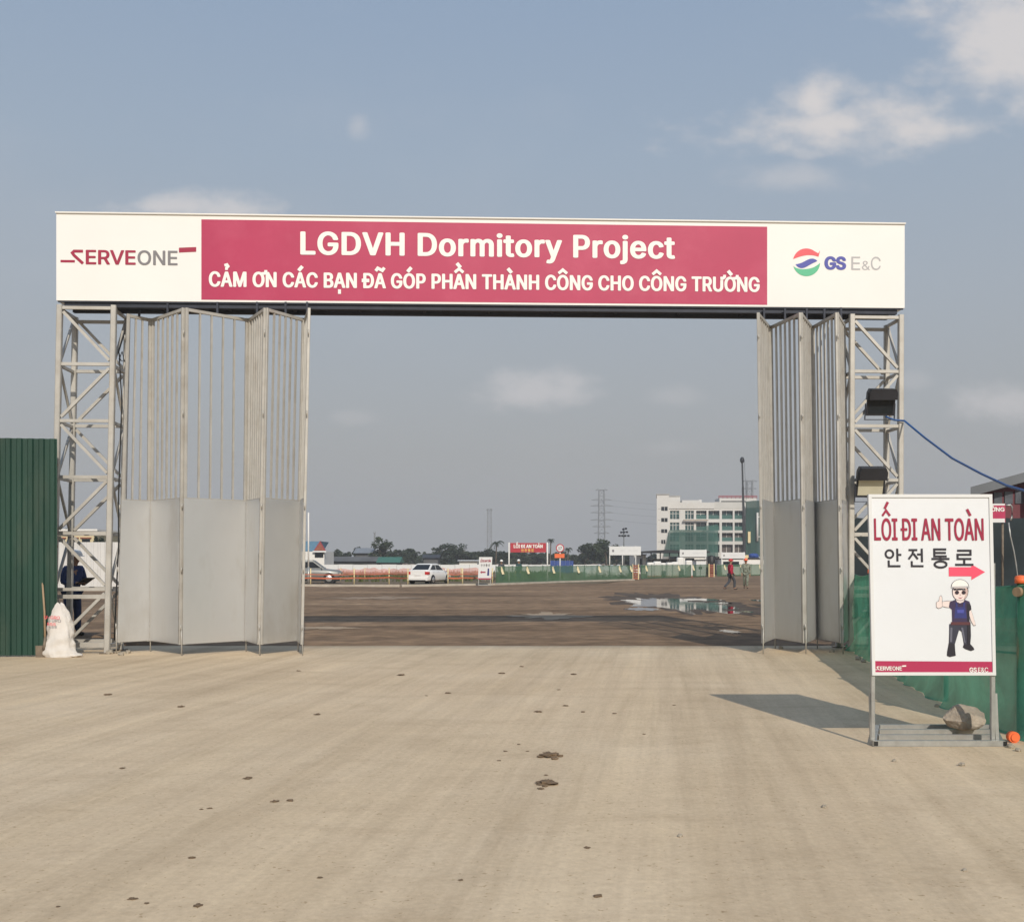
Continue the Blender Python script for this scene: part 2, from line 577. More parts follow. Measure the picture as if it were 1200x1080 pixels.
def apron_material():
    """dusty concrete: pale wheel lanes, fine streaks along the driving direction, stains, hairline joints"""
    m = D.materials.new('dusty_concrete')
    m.use_nodes = True
    nt = m.node_tree
    N, L = nt.nodes, nt.links
    p = N['Principled BSDF']
    p.inputs['Roughness'].default_value = .88
    p.inputs['Specular IOR Level'].default_value = .25
    tc = N.new('ShaderNodeTexCoord')
    def nz(scale, detail, st=(1, 1, 1), rot=0.0, rough=.6, loc=(0, 0, 0), dist=0.0):
        mp = N.new('ShaderNodeMapping')
        mp.vector_type = 'TEXTURE'
        mp.inputs['Scale'].default_value = st
        mp.inputs['Rotation'].default_value = (0, 0, rot)
        mp.inputs['Location'].default_value = loc
        L.new(tc.outputs['Object'], mp.inputs[0])
        n = N.new('ShaderNodeTexNoise')
        n.inputs['Scale'].default_value = scale
        n.inputs['Detail'].default_value = detail
        n.inputs['Roughness'].default_value = rough
        n.inputs['Distortion'].default_value = dist
        L.new(mp.outputs[0], n.inputs[0])
        return n.outputs[0]
    def ramp(src, stops):
        r = N.new('ShaderNodeValToRGB')
        L.new(src, r.inputs[0])
        e = r.color_ramp.elements
        e[0].position, e[0].color = stops[0][0], (*stops[0][1], 1)
        e[1].position, e[1].color = stops[-1][0], (*stops[-1][1], 1)
        for q, c in stops[1:-1]:
            x = e.new(q); x.color = (*c, 1)
        return r.outputs[0]
    def mul(a, b, f=1.0):
        x = N.new('ShaderNodeMix'); x.data_type = 'RGBA'; x.blend_type = 'MULTIPLY'; x.inputs[0].default_value = f
        L.new(a, x.inputs[6]); L.new(b, x.inputs[7])
        return x.outputs[2]
    rot = R_(-9)
    base = ramp(nz(.32, 7, rough=.62), [(.3, (.55, .426, .282)), (.5, (.605, .475, .320)), (.7, (.655, .525, .365))])
    lanes = ramp(nz(1.1, 3, (1, 26, 1), rot, loc=(.3, 0, 0)), [(.32, (.90, .885, .865)), (.5, (1, 1, 1)), (.68, (1.07, 1.07, 1.06))])
    fine = ramp(nz(7, 4, (1, 60, 1), rot + R_(1), rough=.7), [(.35, (.94, .935, .93)), (.65, (1.05, 1.05, 1.05))])
    fine2 = ramp(nz(2.6, 4, (1, 45, 1), R_(-11.5), rough=.65, loc=(3, 1, 0)), [(.35, (.94, .93, .92)), (.5, (1, 1, 1)), (.66, (1.05, 1.05, 1.04))])
    grain = ramp(nz(24, 7, rough=.75), [(.3, (.84, .83, .82)), (.7, (1.12, 1.12, 1.12))])
    blot = ramp(nz(1.5, 6, (1.8, .8, 1), rough=.65, dist=.4), [(.30, (.88, .865, .845)), (.48, (1, 1, 1)), (.72, (1.06, 1.06, 1.05))])
    c = mul(mul(mul(mul(base, lanes, .9), fine, .9), grain, .8), blot, .85)
    c = mul(c, fine2, .9)
    speck = ramp(nz(34, 2, rough=.5, loc=(7, 2, 0)), [(.27, (.62, .56, .48)), (.33, (1, 1, 1))])
    c = mul(c, speck, .8)
    scuff = ramp(nz(2.2, 8, (1, 14, 1), rot + R_(1), rough=.72, loc=(1, 9, 0)), [(.30, (.86, .845, .82)), (.46, (1, 1, 1)), (.66, (1.06, 1.06, 1.06))])
    c = mul(c, scuff, .9)
    L.new(c, p.inputs['Base Color'])
    bp = N.new('ShaderNodeBump')
    bp.inputs['Strength'].default_value = .35
    bp.inputs['Distance'].default_value = .012
    L.new(nz(18, 8, rough=.7), bp.inputs['Height'])
    L.new(bp.outputs[0], p.inputs['Normal'])
    return m

M['earth'] = ground_material()
M['apron'] = apron_material()


def water_material():
    m = D.materials.new('puddle_water')
    m.use_nodes = True
    nt = m.node_tree
    p = nt.nodes['Principled BSDF']
    p.inputs['Base Color'].default_value = (.05, .042, .032, 1)
    p.inputs['Roughness'].default_value = .03
    p.inputs['Specular IOR Level'].default_value = 1.0
    p.inputs['IOR'].default_value = 1.5
    tc = nt.nodes.new('ShaderNodeTexCoord')
    n = nt.nodes.new('ShaderNodeTexNoise')
    n.inputs['Scale'].default_value = 1.5
    nt.links.new(tc.outputs['Object'], n.inputs[0])
    b = nt.nodes.new('ShaderNodeBump')
    b.inputs['Strength'].default_value = .015
    b.inputs['Distance'].default_value = .02
    nt.links.new(n.outputs[0], b.inputs['Height'])
    nt.links.new(b.outputs[0], p.inputs['Normal'])
    return m
M['water'] = water_material()
M['mud'] = mat('mud', (.10, .072, .05), .8, var=.45, scale=.6, bump=.3, bscale=5, spec=.25)
M['earth_dry'] = mat('earth_dry', (.30, .215, .145), .9, var=.3, scale=.8, bump=.3, bscale=8)
M['pale_dust'] = mat('pale_dust', (.36, .265, .175), .9, var=.3, scale=.8, bump=.3, bscale=8)

# ------------------------------------------------------------------ lettering
_text_cache = {}
FONT = None
try:                                   # Blender's own bundled grotesque, when it is there
    import os
    _p = os.path.join(bpy.utils.system_resource('DATAFILES', path='fonts'), 'Inter.woff2')
    if os.path.exists(_p): FONT = D.fonts.load(_p)
except Exception:
    FONT = None
def text_verts(s, off, space=1.0, outline=False):
    key = (s, off, space, outline)
    if key in _text_cache:
        return _text_cache[key]
    cu = D.curves.new('lettering_curve', 'FONT')
    cu.body = s
    cu.size = 1.0
    if FONT: cu.font = FONT
    cu.space_character = space
    cu.resolution_u = 4
    cu.fill_mode = 'FRONT'
    o = D.objects.new('lettering_curve', cu)
    COL.objects.link(o)
    dg = bpy.context.evaluated_depsgraph_get()
    dg.update()
    cc = o.to_curve(dg)
    loops = []
    for sp in cc.splines:
        pts = []
        bp = sp.bezier_points
        m = len(bp)
        for i in range(m):
            p, q = bp[i], bp[(i + 1) % m]
            straight = (p.handle_right - p.co).cross(q.co - p.co).length < 1e-5 and (q.handle_left - q.co).cross(q.co - p.co).length < 1e-5
            seg = [p.co.copy()] if straight else geometry.interpolate_bezier(p.co, p.handle_right, q.handle_left, q.co, 7)[:-1]
            for c in seg:
                c = V((c[0], c[1]))
                if not pts or (c - pts[-1]).length > 1e-5: pts.append(c)
        if len(pts) > 1 and (pts[0] - pts[-1]).length < 1e-5: pts.pop()
        if len(pts) > 2: loops.append(pts)
    o.to_curve_clear()
    vs, fs = [], []
    if loops and outline:
        vs = [V((p.x, p.y, 0)) for lp in loops for p in lp]
    elif loops:
        pv, pe = [], []
        for lp in loops:
            b = len(pv)
            pv += lp
            pe += [(b + i, b + (i + 1) % len(lp)) for i in range(len(lp))]
        ov, _, of = geometry.delaunay_2d_cdt(pv, pe, [], 0, 1e-6)[:3]
        segs = [(lp[i], lp[(i + 1) % len(lp)]) for lp in loops for i in range(len(lp))]
        bands = {}
        for sg in segs:
            for k in range(int(math.floor(min(sg[0].y, sg[1].y) * 20)), int(math.floor(max(sg[0].y, sg[1].y) * 20)) + 1):
                bands.setdefault(k, []).append(sg)
        def inside(p):
            w = 0
            for p0, p1 in bands.get(int(math.floor(p.y * 20)), ()):
                if (p0.y <= p.y) != (p1.y <= p.y):
                    if p0.x + (p.y - p0.y) / (p1.y - p0.y) * (p1.x - p0.x) > p.x:
                        w += 1 if p1.y > p0.y else -1
            return w != 0
        vs = [V((p[0], p[1], 0)) for p in ov]
        for f in of:
            c = sum((V((ov[k][0], ov[k][1])) for k in f), V((0, 0))) / len(f)
            if inside(c): fs.append(tuple(f))
    D.objects.remove(o)
    D.curves.remove(cu)
    if off:                        # thicken the strokes: the outline laid over itself, shifted all round
        bv, bf = list(vs), list(fs)
        vs, fs = [], []
        for i in range(12):
            a = 2 * math.pi * i / 12
            b = len(vs)
            vs += [p + V((math.cos(a) * off[0], math.sin(a) * off[1], i)) for p in bv]
            fs += [tuple(k + b for k in f) for f in bf]
    if outline:
        _text_cache[key] = (vs, fs)
        return vs, fs
    uv_, uf_ = [], []                  # faces unwelded and set apart by a hair, so that overlapping outlines never share a plane
    for i, f in enumerate(fs):
        b = len(uv_)
        uv_ += [vs[k] + V((0, 0, .8 * (i % 17) / 17)) for k in f]
        uf_.append(tuple(range(b, b + len(f))))
    vs, fs = uv_, uf_
    _text_cache[key] = (vs, fs)
    return vs, fs

class Face:
    """a flat face in the scene: origin, right, up, outward normal (towards the viewer)"""
    def __init__(self, O, R, U):
        self.O, self.R, self.U = V(O), V(R), V(U)
        self.N = self.R.cross(self.U).normalized()
    def at(self, u, v, n=0.0):
        return self.O + self.R * u + self.U * v + self.N * n
    def uv(self, px, py):
        """where the line of sight through a photo point meets the face"""
        c = V((0, 0, EYE))
        d = V(((px - 600) / F, 1, (HZ - py) / F))
        t = (self.O - c).dot(self.N) / d.dot(self.N)
        q = c + d * t - self.O
        a, b, e = self.R.dot(self.R), self.R.dot(self.U), self.U.dot(self.U)
        r1, r2 = q.dot(self.R), q.dot(self.U)
        det = a * e - b * b
        return ((r1 * e - r2 * b) / det, (r2 * a - r1 * b) / det)
    def write(self, s, u0, u1, v0, cap, mt, parent, name='lettering', bold=0.0, n=.004, space=1.0, label=None):
        """letters fitted between u0 and u1 on the baseline v0; bold is the stroke thickening in em"""
        base, marks = '', []
        for ch in s:
            for q in unicodedata.normalize('NFD', ch):
                if q in '\u0110\u0111':
                    marks.append((len(base), 'bar')); base += 'D'
                elif unicodedata.combining(q):
                    marks.append((len(base) - 1, q))
                else:
                    base += q
        bold = max(bold, 0)
        raw, _ = text_verts(base, 0, space, True)
        if not raw:
            return None
        hv, _ = text_verts('H', 0, 1.0, True)
        ch = max(p.y for p in hv) - min(p.y for p in hv)
        x0, x1 = min(p.x for p in raw), max(p.x for p in raw)
        kx, ky = (u1 - u0) / (x1 - x0 + 2 * bold), cap / (ch + 2 * bold * .6)
        bx = bold * min(1.6, max(.8, (ky / kx) ** .8)); by = bold * .6
        vs, fs = text_verts(base, (round(bx, 4), round(by, 4)) if bold else 0, space)
        def X(x): return u0 + (x - x0 + bold) * kx
        def Y(y): return v0 + (y + by) * ky
        mb = MB()
        hair = .00002 * self.O.y
        mb.add([self.at(X(p.x), Y(p.y), n + p.z * hair) for p in vs], fs)
        wt = (.095 + 1.5 * bold) * min(kx * 1.25, ky)
        lay = n + 13 * hair
        for i, mk in marks:
            lay += hair
            pre, _ = text_verts(base[:i + 1], 0, space, True)
            g, _ = text_verts(base[i], 0, space, True)
            gw = max(p.x for p in g) - min(p.x for p in g)
            r = max(p.x for p in pre); c = r - gw / 2
            h = ch
            S = lambda pts, w=wt: self.stroke(mb, [(X(x), Y(y)) for x, y in pts], w, lay)
            if mk == 'bar':
                S([(r - gw - .10, h * .5), (r - gw * .42, h * .5)], wt * .9)
            elif mk == '\u0302':
                stacked = any(j == i and m in '\u0301\u0300\u0309\u0303' for j, m in marks)
                S([(c - .19, h + .07), (c, h + .20), (c + .19, h + .07)], wt * .75)
            elif mk in '\u0301\u0300\u0309\u0303':
                up = .17 if any(j == i and m == '\u0302' for j, m in marks) else 0
                sx = .0
                if mk == '\u0301': S([(c - .07 + sx, h + .07 + up), (c + .10 + sx, h + .23 + up)], wt * .9)
                if mk == '\u0300': S([(c + .07 + sx, h + .07 + up), (c - .10 + sx, h + .23 + up)], wt * .9)
                if mk == '\u0309': S([(c - .09, h + .23 + up), (c + .02, h + .26 + up), (c + .07, h + .20 + up), (c + .0, h + .14 + up), (c, h + .07 + up)], wt * .7)
                if mk == '\u0303': S([(c - .19, h + .09), (c - .10, h + .19), (c, h + .15), (c + .10, h + .11), (c + .19, h + .21)], wt * .8)
            elif mk == '\u0323':
                S([(c - .065, -.15), (c + .065, -.15)], wt * 1.15)
            elif mk == '\u031b':
                S([(r - .10, h * .90), (r + .04, h * .93), (r + .09, h * 1.02), (r + .09, h * 1.16)], wt * .75)
        return mb.build(name, mt, parent, recalc=False, label=label)
    def poly(self, mb, pts, n=.004):
        mb.add([self.at(u, v, n) for u, v in pts], [tuple(range(len(pts)))])
    def stroke(self, mb, pts, w, n=.004):
        """a flat pen line of constant width with mitred corners"""
        P = [V((p[0], p[1])) for p in pts]
        L_, R2 = [], []
        for i, p in enumerate(P):
            d0 = (p - P[i-1]).normalized() if i else (P[1] - p).normalized()
            d1 = (P[i+1] - p).normalized() if i < len(P) - 1 else d0
            nn = V((-(d0.y + d1.y), d0.x + d1.x)).normalized()
            k = w / 2 / max(.35, nn.dot(V((-d0.y, d0.x))))
            L_.append(p + nn * k); R2.append(p - nn * k)
        vs = [self.at(q.x, q.y, n) for q in L_] + [self.at(q.x, q.y, n) for q in R2]
        m = len(P)
        mb.add(vs, [(i, i+1, m+i+1, m+i) for i in range(m-1)])

# Hangul is drawn stroke by stroke in a unit cell so that the weight can be chosen
def arc(cx, cy, rx, ry, a0=0, a1=360, n=18):
    return [(cx + rx * math.cos(R_(a0 + (a1 - a0) * i / n)), cy + ry * math.sin(R_(a0 + (a1 - a0) * i / n))) for i in range(n + 1)]
HANGUL = {
    'an': [arc(.27, .70, .21, .21), [(.70, 1.0), (.70, .30)], [(.70, .66), (.92, .66)], [(.22, .36), (.22, .04), (.86, .04)]],
    'jeon': [[(.06, .92), (.54, .92)], [(.31, .92), (.28, .72), (.05, .42)], [(.33, .72), (.56, .42)], [(.52, .68), (.78, .68)], [(.78, 1.0), (.78, .26)],
             [(.22, .32), (.22, .04), (.86, .04)]],
    'tong': [[(.82, .98), (.18, .98), (.18, .60), (.84, .60)], [(.18, .79), (.80, .79)], [(.50, .60), (.50, .46)], [(.02, .46), (.98, .46)], arc(.5, .16, .32, .17)],
    'ro': [[(.14, .95), (.84, .95), (.84, .70), (.16, .70), (.16, .44), (.88, .44)], [(.5, .44), (.5, .08)], [(.02, .08), (.98, .08)]],
}
def hangul(face, keys, u0, u1, v0, v1, mt, parent, wt=.09, name='hangul_lettering', n=.004, frac=.17):
    mb = MB()
    cell = (u1 - u0) / (len(keys) + (len(keys) - 1) * 0.0)
    w = (u1 - u0) / len(keys)
    for i, k in enumerate(keys):
        a = u0 + i * w + w * frac / 2
        cw = w * (1 - frac)
        for st in HANGUL[k]:
            face.stroke(mb, [(a + x * cw, v0 + y * (v1 - v0)) for x, y in st], wt * cw, n + .0003 * (len(mb.v) % 7))
    return mb.build(name, mt, parent, recalc=False)

def swoosh_logo(face, cu, cv, r, parent):
    """round emblem of three swooshes: coral above, blue across the middle, green below"""
    def wave(t):   # t -1..1 : a lying S
        return .30 * math.sin(t * math.pi * .85)
    top, mid, low = MB(), MB(), MB()
    n = 20
    # upper crescent with a tail curling off at the right
    P = [(math.cos(a) * r, math.sin(a) * r) for a in [R_(168 - 118 * i / n) for i in range(n + 1)]]
    Q = [(-.97 + (.97 + .98) * i / n, .22 + .34 * math.sin(math.pi * (i / n) * .78) - (.06 * i / n)) for i in range(n + 1)]
    Q = [(x * r, y * r) for x, y in Q]
    P[-1] = (.80 * r, .66 * r)
    pts = [(cu + P[i][0], cv + P[i][1]) for i in range(n + 1)]
    qts = [(cu + Q[i][0], cv + Q[i][1]) for i in range(n + 1)]
    qts[-1] = (cu + 1.0 * r, cv + .86 * r); pts[-1] = (cu + .86 * r, cv + .66 * r)
    top.add([face.at(*p, .004) for p in pts] + [face.at(*p, .004) for p in qts], [(i, i+1, n+1+i+1, n+1+i) for i in range(n)])
    a_, b_ = [], []
    for i in range(n + 1):
        t = -1 + 2 * i / n
        x = t * .80
        c = -.02 + .18 * math.sin(t * 2.3)
        th = .30 * (1 - t * t) ** .8
        a_.append((cu + x * r, cv + (c + th * .55) * r)); b_.append((cu + x * r, cv + (c - th) * r))
    mid.add([face.at(*p, .004) for p in a_] + [face.at(*p, .004) for p in b_], [(i, i+1, n+1+i+1, n+1+i) for i in range(n)])
    a_, b_ = [], []
    for i in range(n + 1):
        an = R_(190 + 165 * i / n)
        x = math.cos(an)
        a_.append((cu + x * r, cv + math.sin(an) * r))
        b_.append((cu + x * r, cv + (max(math.sin(an), -.48 + .34 * abs(x) ** 2.5 + .12 * x)) * r))
    low.add([face.at(*p, .004) for p in a_] + [face.at(*p, .004) for p in b_], [(i, i+1, n+1+i+1, n+1+i) for i in range(n)])
    top.build('emblem_crest', M['ink_coral'], parent, recalc=False)
    mid.build('emblem_wave', M['ink_blue'], parent, recalc=False)
    low.build('emblem_base', M['ink_green'], parent, recalc=False)

def service_logo(face, u0, u1, vb, cap, parent, m1, m2, bold=.035):
    """wordmark with an underscore leading into the first letter and a bar at the upper right"""
    w = u1 - u0
    mb = MB()
    t = cap * .20
    # x fractions measured on the wordmark
    f = lambda x: u0 + w * x
    face.stroke(mb, [(f(0), vb + cap * .20), (f(.105), vb + cap * .20)], t * .85)
    mb.build('wordmark_flourish', m1, parent, recalc=False); mb = MB()
    face.stroke(mb, [(f(.165), vb + cap * .90), (f(.10), vb + cap * .90), (f(.086), vb + cap * .78), (f(.098), vb + cap * .62), (f(.165), vb + cap * .05)], t, .0045)
    mb.build('wordmark_flourish', m1, parent, recalc=False); mb = MB()
    face.poly(mb, [(f(.872), vb + cap * .88), (f(1), vb + cap * .95), (f(1), vb + cap * 1.28), (f(.872), vb + cap * 1.22)])
    mb.build('wordmark_flourish', m1, parent, recalc=False)
    face.write('ERVE', f(.185), f(.553), vb, cap, m1, parent, 'wordmark_lettering', bold)
    face.write('ONE', f(.566), f(.862), vb, cap, m2, parent, 'wordmark_lettering', bold * .7)

# ================================================================== THE SETTING
def ground():
    # one earth sheet to the horizon; finer near the gate, gently uneven
    xs = sorted(set([-1500, -800, -400, -200, -120] + [x for x in range(-80, 81, 2)] + [120, 200, 400, 800, 1500]))
    ys = sorted(set([-120, -40, 0, 8] + [y * 1.0 for y in range(12, 70, 1)] + [y for y in range(70, 130, 4)] + [150, 200, 300, 500, 800, 1500]))
    mb = MB()
    vs = []
    for y in ys:
        for x in xs:
            z = -.02
            if 52 < y < 100 and abs(x) < 82:
                k = min(1, (y - 52) / 5) * min(1, (100 - y) / 20)
                z += k * (.05 * mnoise.noise(V((x * .16, y * .16, 0))) + .035 * mnoise.noise(V((x * .5, y * .5, 3))))
                z = min(z, .02)
            vs.append((x, y, z))
    n = len(xs)
    fs = [(j*n+i, j*n+i+1, (j+1)*n+i+1, (j+1)*n+i) for j in range(len(ys)-1) for i in range(n-1)]
    mb.add(vs, fs, True)
    tag(mb.build('ground', M['earth'], recalc=False), kind='structure')

    # concrete apron in front of the gate with a slightly ragged far edge, laid as a slab
    mb = MB()
    xs = [-60, -40, -25, -16] + [x * .25 for x in range(-48, 49)] + [14, 18, 25, 40, 60]
    edge = []
    for x in xs:
        e = 19.75 + .10 * mnoise.noise(V((x * .7, 2, 0))) + .05 * mnoise.noise(V((x * 2.7, 5, 0)))
        if x < -5.5: e -= .0
        edge.append(e)
    rows = [-30, -10, -2, 2, 4, 6, 8, 10, 12, 14, 16, 18, 19]
    vs = []
    for r in rows + [None, 'd']:
        for x, e in zip(xs, edge):
            if r is None: vs.append((x, e, .012))
            elif r == 'd': vs.append((x, e + .10, -.06))
            else: vs.append((x, r, .012))
    n = len(xs)
    nr = len(rows) + 2
    mb.add(vs, [(j*n+i, j*n+i+1, (j+1)*n+i+1, (j+1)*n+i) for j in range(nr-1) for i in range(n-1)], True)
    tag(mb.build('pavement', M['apron'], recalc=False), kind='structure')

    # pale kerb that runs along the barrier and the green fence
    pts = [G(250, 686.5), G(358, 686.2), G(470, 686.5), G(578, 685.0), G(660, 682.0), G(740, 679.6)]
    mb = MB()
    for a, b in zip(pts[:-1], pts[1:]):
        mb.bar(a + V((0, -.4, .03)), b + V((0, -.4, .03)), .55, .16)
    tag(mb.build('kerb', M['kerb_grey']), kind='structure')
ground()

def blob_outline(cx, cy, rx, ry, seed, n=64, amp=.35, f=1.6):
    out = []
    for i in range(n):
        a = 2 * math.pi * i / n
        q = 1 + amp * mnoise.noise(V((math.cos(a) * f + seed * 7.3, math.sin(a) * f, seed))) + amp * .6 * mnoise.noise(V((math.cos(a) * f * 3 + seed, math.sin(a) * f * 3, seed * 2)))
        out.append((cx + math.cos(a) * rx * q, cy + math.sin(a) * ry * q))
    return out

def patch(name, px, py, hw, hh, m, z, seed, amp=.35, kind='structure', f=1.6):
    d0, d1 = GD(py - hh), GD(py + hh)
    cy, ry = (d0 + d1) / 2, (d0 - d1) / 2
    cx = (px - 600) / F * GD(py)
    rx = hw / F * GD(py)
    mb = MB()
    o = blob_outline(cx, cy, rx, ry, seed, 110, amp=amp, f=f)
    mb.add([(x, y, z) for x, y in o], [tuple(range(len(o)))])
    tag(mb.build(name, m, recalc=False), kind=kind)
for (px, py, hw, hh, sd) in ((795, 706, 72, 11, 1), (850, 712, 48, 5, 3)):
    patch('mud', px, py, hw * 1.05, hh * 1.12, M['mud'], -.0165 + sd * .0002, sd, .6, f=2.4)
for (px, py, hw, hh, sd) in ((792, 707.5, 50, 8, 1), (838, 711, 26, 2.2, 4), (752, 713, 18, 1.6, 15), (820, 702, 24, 1.6, 16), (845, 706, 14, 1.2, 18), (862, 716, 5, 1.1, 7), (876, 716, 6, .9, 8), (856, 739, 10, 1.6, 10), (890, 703, 8, 1.1, 11)):
    patch('puddle', px, py, hw, hh, M['water'], -.0145 + sd * .0002, sd, .55, f=2.6)
patch('dust_patch', 645, 721, 36, 3.4, M['pale_dust'], -.0105, 12, .7, f=2.2)
patch('dust_patch', 380, 735, 40, 1.4, M['pale_dust'], -.0105, 13, .7, f=2.2)
patch('dust_patch', 440, 700, 50, 1.4, M['earth_dry'], -.0107, 15, .8, f=2.6)

# grass and weeds beyond the kerb
def grass():
    mb = MB()
    mb.add([(-120, 74, .0), (6, 74, 0), (30, 150, .0), (60, 240, 0), (-160, 240, 0)], [(0, 1, 2, 3, 4)])
    tag(mb.build('grass_ground', mat('grass_ground', (.145, .105, .058), .9, var=.35, scale=.12, stretch=(.5, 1.4, 1), dirt=(.075, .085, .03), dirt_amt=.9, dirt_scale=.10), recalc=False), kind='structure')
    rnd = random.Random(5)
    mb = MB()
    for _ in range(5200):
        y = rnd.uniform(80, 150)
        x = rnd.uniform(-30, 4) * y / 80
        if mnoise.noise(V((x * .09, y * .12, 0))) < .0:
            continue
        h = rnd.uniform(.15, .45)
        a = rnd.uniform(0, 3.14)
        w = rnd.uniform(.06, .16)
        dx, dy = math.cos(a) * w, math.sin(a) * w
        mb.add([(x - dx, y - dy, 0), (x + dx, y + dy, 0), (x + rnd.uniform(-.1, .1), y + rnd.uniform(-.1, .1), h)], [(0, 1, 2)])
    tag(mb.build('grass', M['grass_leaf'], recalc=False), 'patchy yellow green weeds on the ground behind the orange barrier', 'grass', kind='stuff')
grass()

# ================================================================== ENTRANCE GATE
A = V((-8.01, 18.0, 6.225))
B = V((7.19, 18.75, 6.275))
RV = (B - A).normalized()
WID = (B - A).length
UP = V((0, 0, 1))
SIGN = Face(A, RV, UP)
BACK = V((-RV.y, RV.x, 0)).normalized()       # away from the camera
SH = 1.53

gate = thing('entrance_gate', 'wide steel gateway on two lattice towers carrying the long red and white name board', 'gateway', (A.x + RV.x * 7.6, A.y + .3, .012))
def gate_arch():
    # board: a box lying on the towers; its face is the sign
    DEP = .55
    mb = MB()
    c = [SIGN.at(0, 0), SIGN.at(WID, 0), SIGN.at(WID, SH), SIGN.at(0, SH)]
    mb.add(c + [p + BACK * DEP for p in c], [(0, 1, 2, 3), (4, 7, 6, 5), (0, 4, 5, 1), (3, 2, 6, 7), (0, 3, 7, 4), (1, 5, 6, 2)])
    board = mb.build('sign_board', M['sign_white'], gate)
    # dark beam and angle trim under the board
    mb = MB()
    for off, dz in ((.10, -.05), (.48, -.05)):
        mb.bar(SIGN.at(.12, dz, -off), SIGN.at(WID - .12, dz, -off), .10, .10)
    mb.bar(SIGN.at(0.02, -.012, -.03), SIGN.at(WID - .02, -.012, -.03), .03, .025)
    for k in range(13):
        u = .6 + k * (WID - 1.2) / 12
        mb.bar(SIGN.at(u, -.045, -.16), SIGN.at(u, -.045, -.42), .05, .05)
    mb.build('support_beam', M['dark_steel'], gate)
    # thin top capping and edge trim
    mb = MB()
    mb.bar(SIGN.at(-.012, SH + .012, -.27), SIGN.at(WID + .012, SH + .012, -.27), .60, .024)
    mb.build('board_capping', M['white_paint'], gate)
    # red field
    (u0, v0), (u1, _) = SIGN.uv(236, 350.5), SIGN.uv(899, 357)
    mb = MB()
    nx = 24
    pts = []
    for j, v in enumerate((.035, SH - .075)):
        for i in range(nx + 1):
            pts.append(SIGN.at(u0 + (u1 - u0) * i / nx, v, .003))
    mb.add(pts, [(i, i+1, nx+1+i+1, nx+1+i) for i in range(nx)])
    red = mb.build('red_panel', M['sign_red'], board, recalc=False)
    def line(s, x0, yb0, x1, yb1, capy, bold, mt, par, name, n=.007, space=1.0):
        (a, va), (b, vb) = SIGN.uv(x0, yb0), SIGN.uv(x1, yb1)
        (_, vc) = SIGN.uv(x0, capy)
        v = (va + vb) / 2
        return SIGN.write(s, a, b, v, vc - va, mt, par, name, bold, n, space)
    line('LGDVH Dormitory Project', 352, 299.4, 791, 302.8, 272.2, .029, M['ink_white'], board, 'title_lettering', space=1.06)
    line('C\u1ea2M \u01a0N C\u00c1C B\u1ea0N \u0110\u00c3 G\u00d3P PH\u1ea6N TH\u00c0NH C\u00d4NG CHO C\u00d4NG TR\u01af\u1edcNG', 245, 337.6, 890, 341.0, 319.6, .030, M['ink_white'], board, 'slogan_lettering', space=1.04)
    # wordmark at the left end
    (a, vb), (b, _) = SIGN.uv(71, 309.5), SIGN.uv(230, 309.5)
    (_, vc) = SIGN.uv(71, 292.5)
    service_logo(SIGN, a, b, vb, (vc - vb), board, M['ink_red'], M['ink_grey'], .022)
    # round emblem and initials at the right end
    (cu, cv), (ru, _) = SIGN.uv(945, 307.5), SIGN.uv(961, 307.5)
    swoosh_logo(SIGN, cu, cv, ru - cu, board)
    (a, vb), (b, _) = SIGN.uv(966, 316), SIGN.uv(991.5, 316)
    (_, vc) = SIGN.uv(966, 300.5)
    SIGN.write('GS', a, b, vb, vc - vb, M['ink_blue'], board, 'initials_lettering', .05)
    (a, vb), (b, _) = SIGN.uv(997.6, 316.3), SIGN.uv(1008, 316.3)
    SIGN.write('E', a, b, vb, vc - vb, M['ink_pale'], board, 'initials_lettering', -.012)
    (a, vb), (b, _) = SIGN.uv(1010, 316.3), SIGN.uv(1019.5, 316.3)
    SIGN.write('&', a, b, vb, (vc - vb) * .68, M['ink_pale'], board, 'initials_lettering', -.012)
    (a, vb), (b, _) = SIGN.uv(1020.5, 316.3), SIGN.uv(1032, 316.3)
    SIGN.write('C', a, b, vb, vc - vb, M['ink_pale'], board, 'initials_lettering', -.012)

    # towers
    def tower(u_l, u_r, lean, deep):
        zt = 6.16
        def pt(u, z, back):
            p = A + RV * u
            return V((p.x + lean * (z - zt), p.y, z)) + BACK * (.05 + back * deep)
        lw = .095
        for u in (u_l, u_r):
            for bk in (0, 1):
                mb = MB()
                zt2 = zt if not bk else zt - .05
                mb.bar(pt(u, .012, bk), pt(u, zt2, bk), lw, lw, up=BACK, bev=.012)
                leg = mb.build('tower_leg', M['gate_steel'], gate)
                mb = MB()
                p = pt(u, .02, bk)
                mb.box((p.x, p.y, .022), (.2, .2, .018))
                mb.build('base_plate', M['rust_iron'], leg)
        lev = [.17, 1.15, 2.14, 3.13, 4.12, 5.12, 6.11]
        for i, z in enumerate(lev):
            big = .09 if i in (0,) else .055
            for bk in (0, 1):
                z2 = z if not (i == 6 and bk) else z - .08
                mb = MB()
                mb.bar(pt(u_l + lw / 2, z2, bk), pt(u_r - lw / 2, z2, bk), .05, big)
                mb.build('cross_bar', M['gate_steel'], gate)
            for u in (u_l, u_r):
                mb = MB()
                mb.bar(pt(u, z - .02, lw / 2 / deep), pt(u, z - .02, 1 - lw / 2 / deep), .045, .05)
                mb.build('cross_bar', M['gate_steel'], gate)
            if i == 1:
                mb = MB()
                mb.bar(pt(u_l + lw / 2, z - .13, 0), pt(u_r - lw / 2, z - .13, 0), .045, .07)
                mb.build('cross_bar', M['gate_steel'], gate)
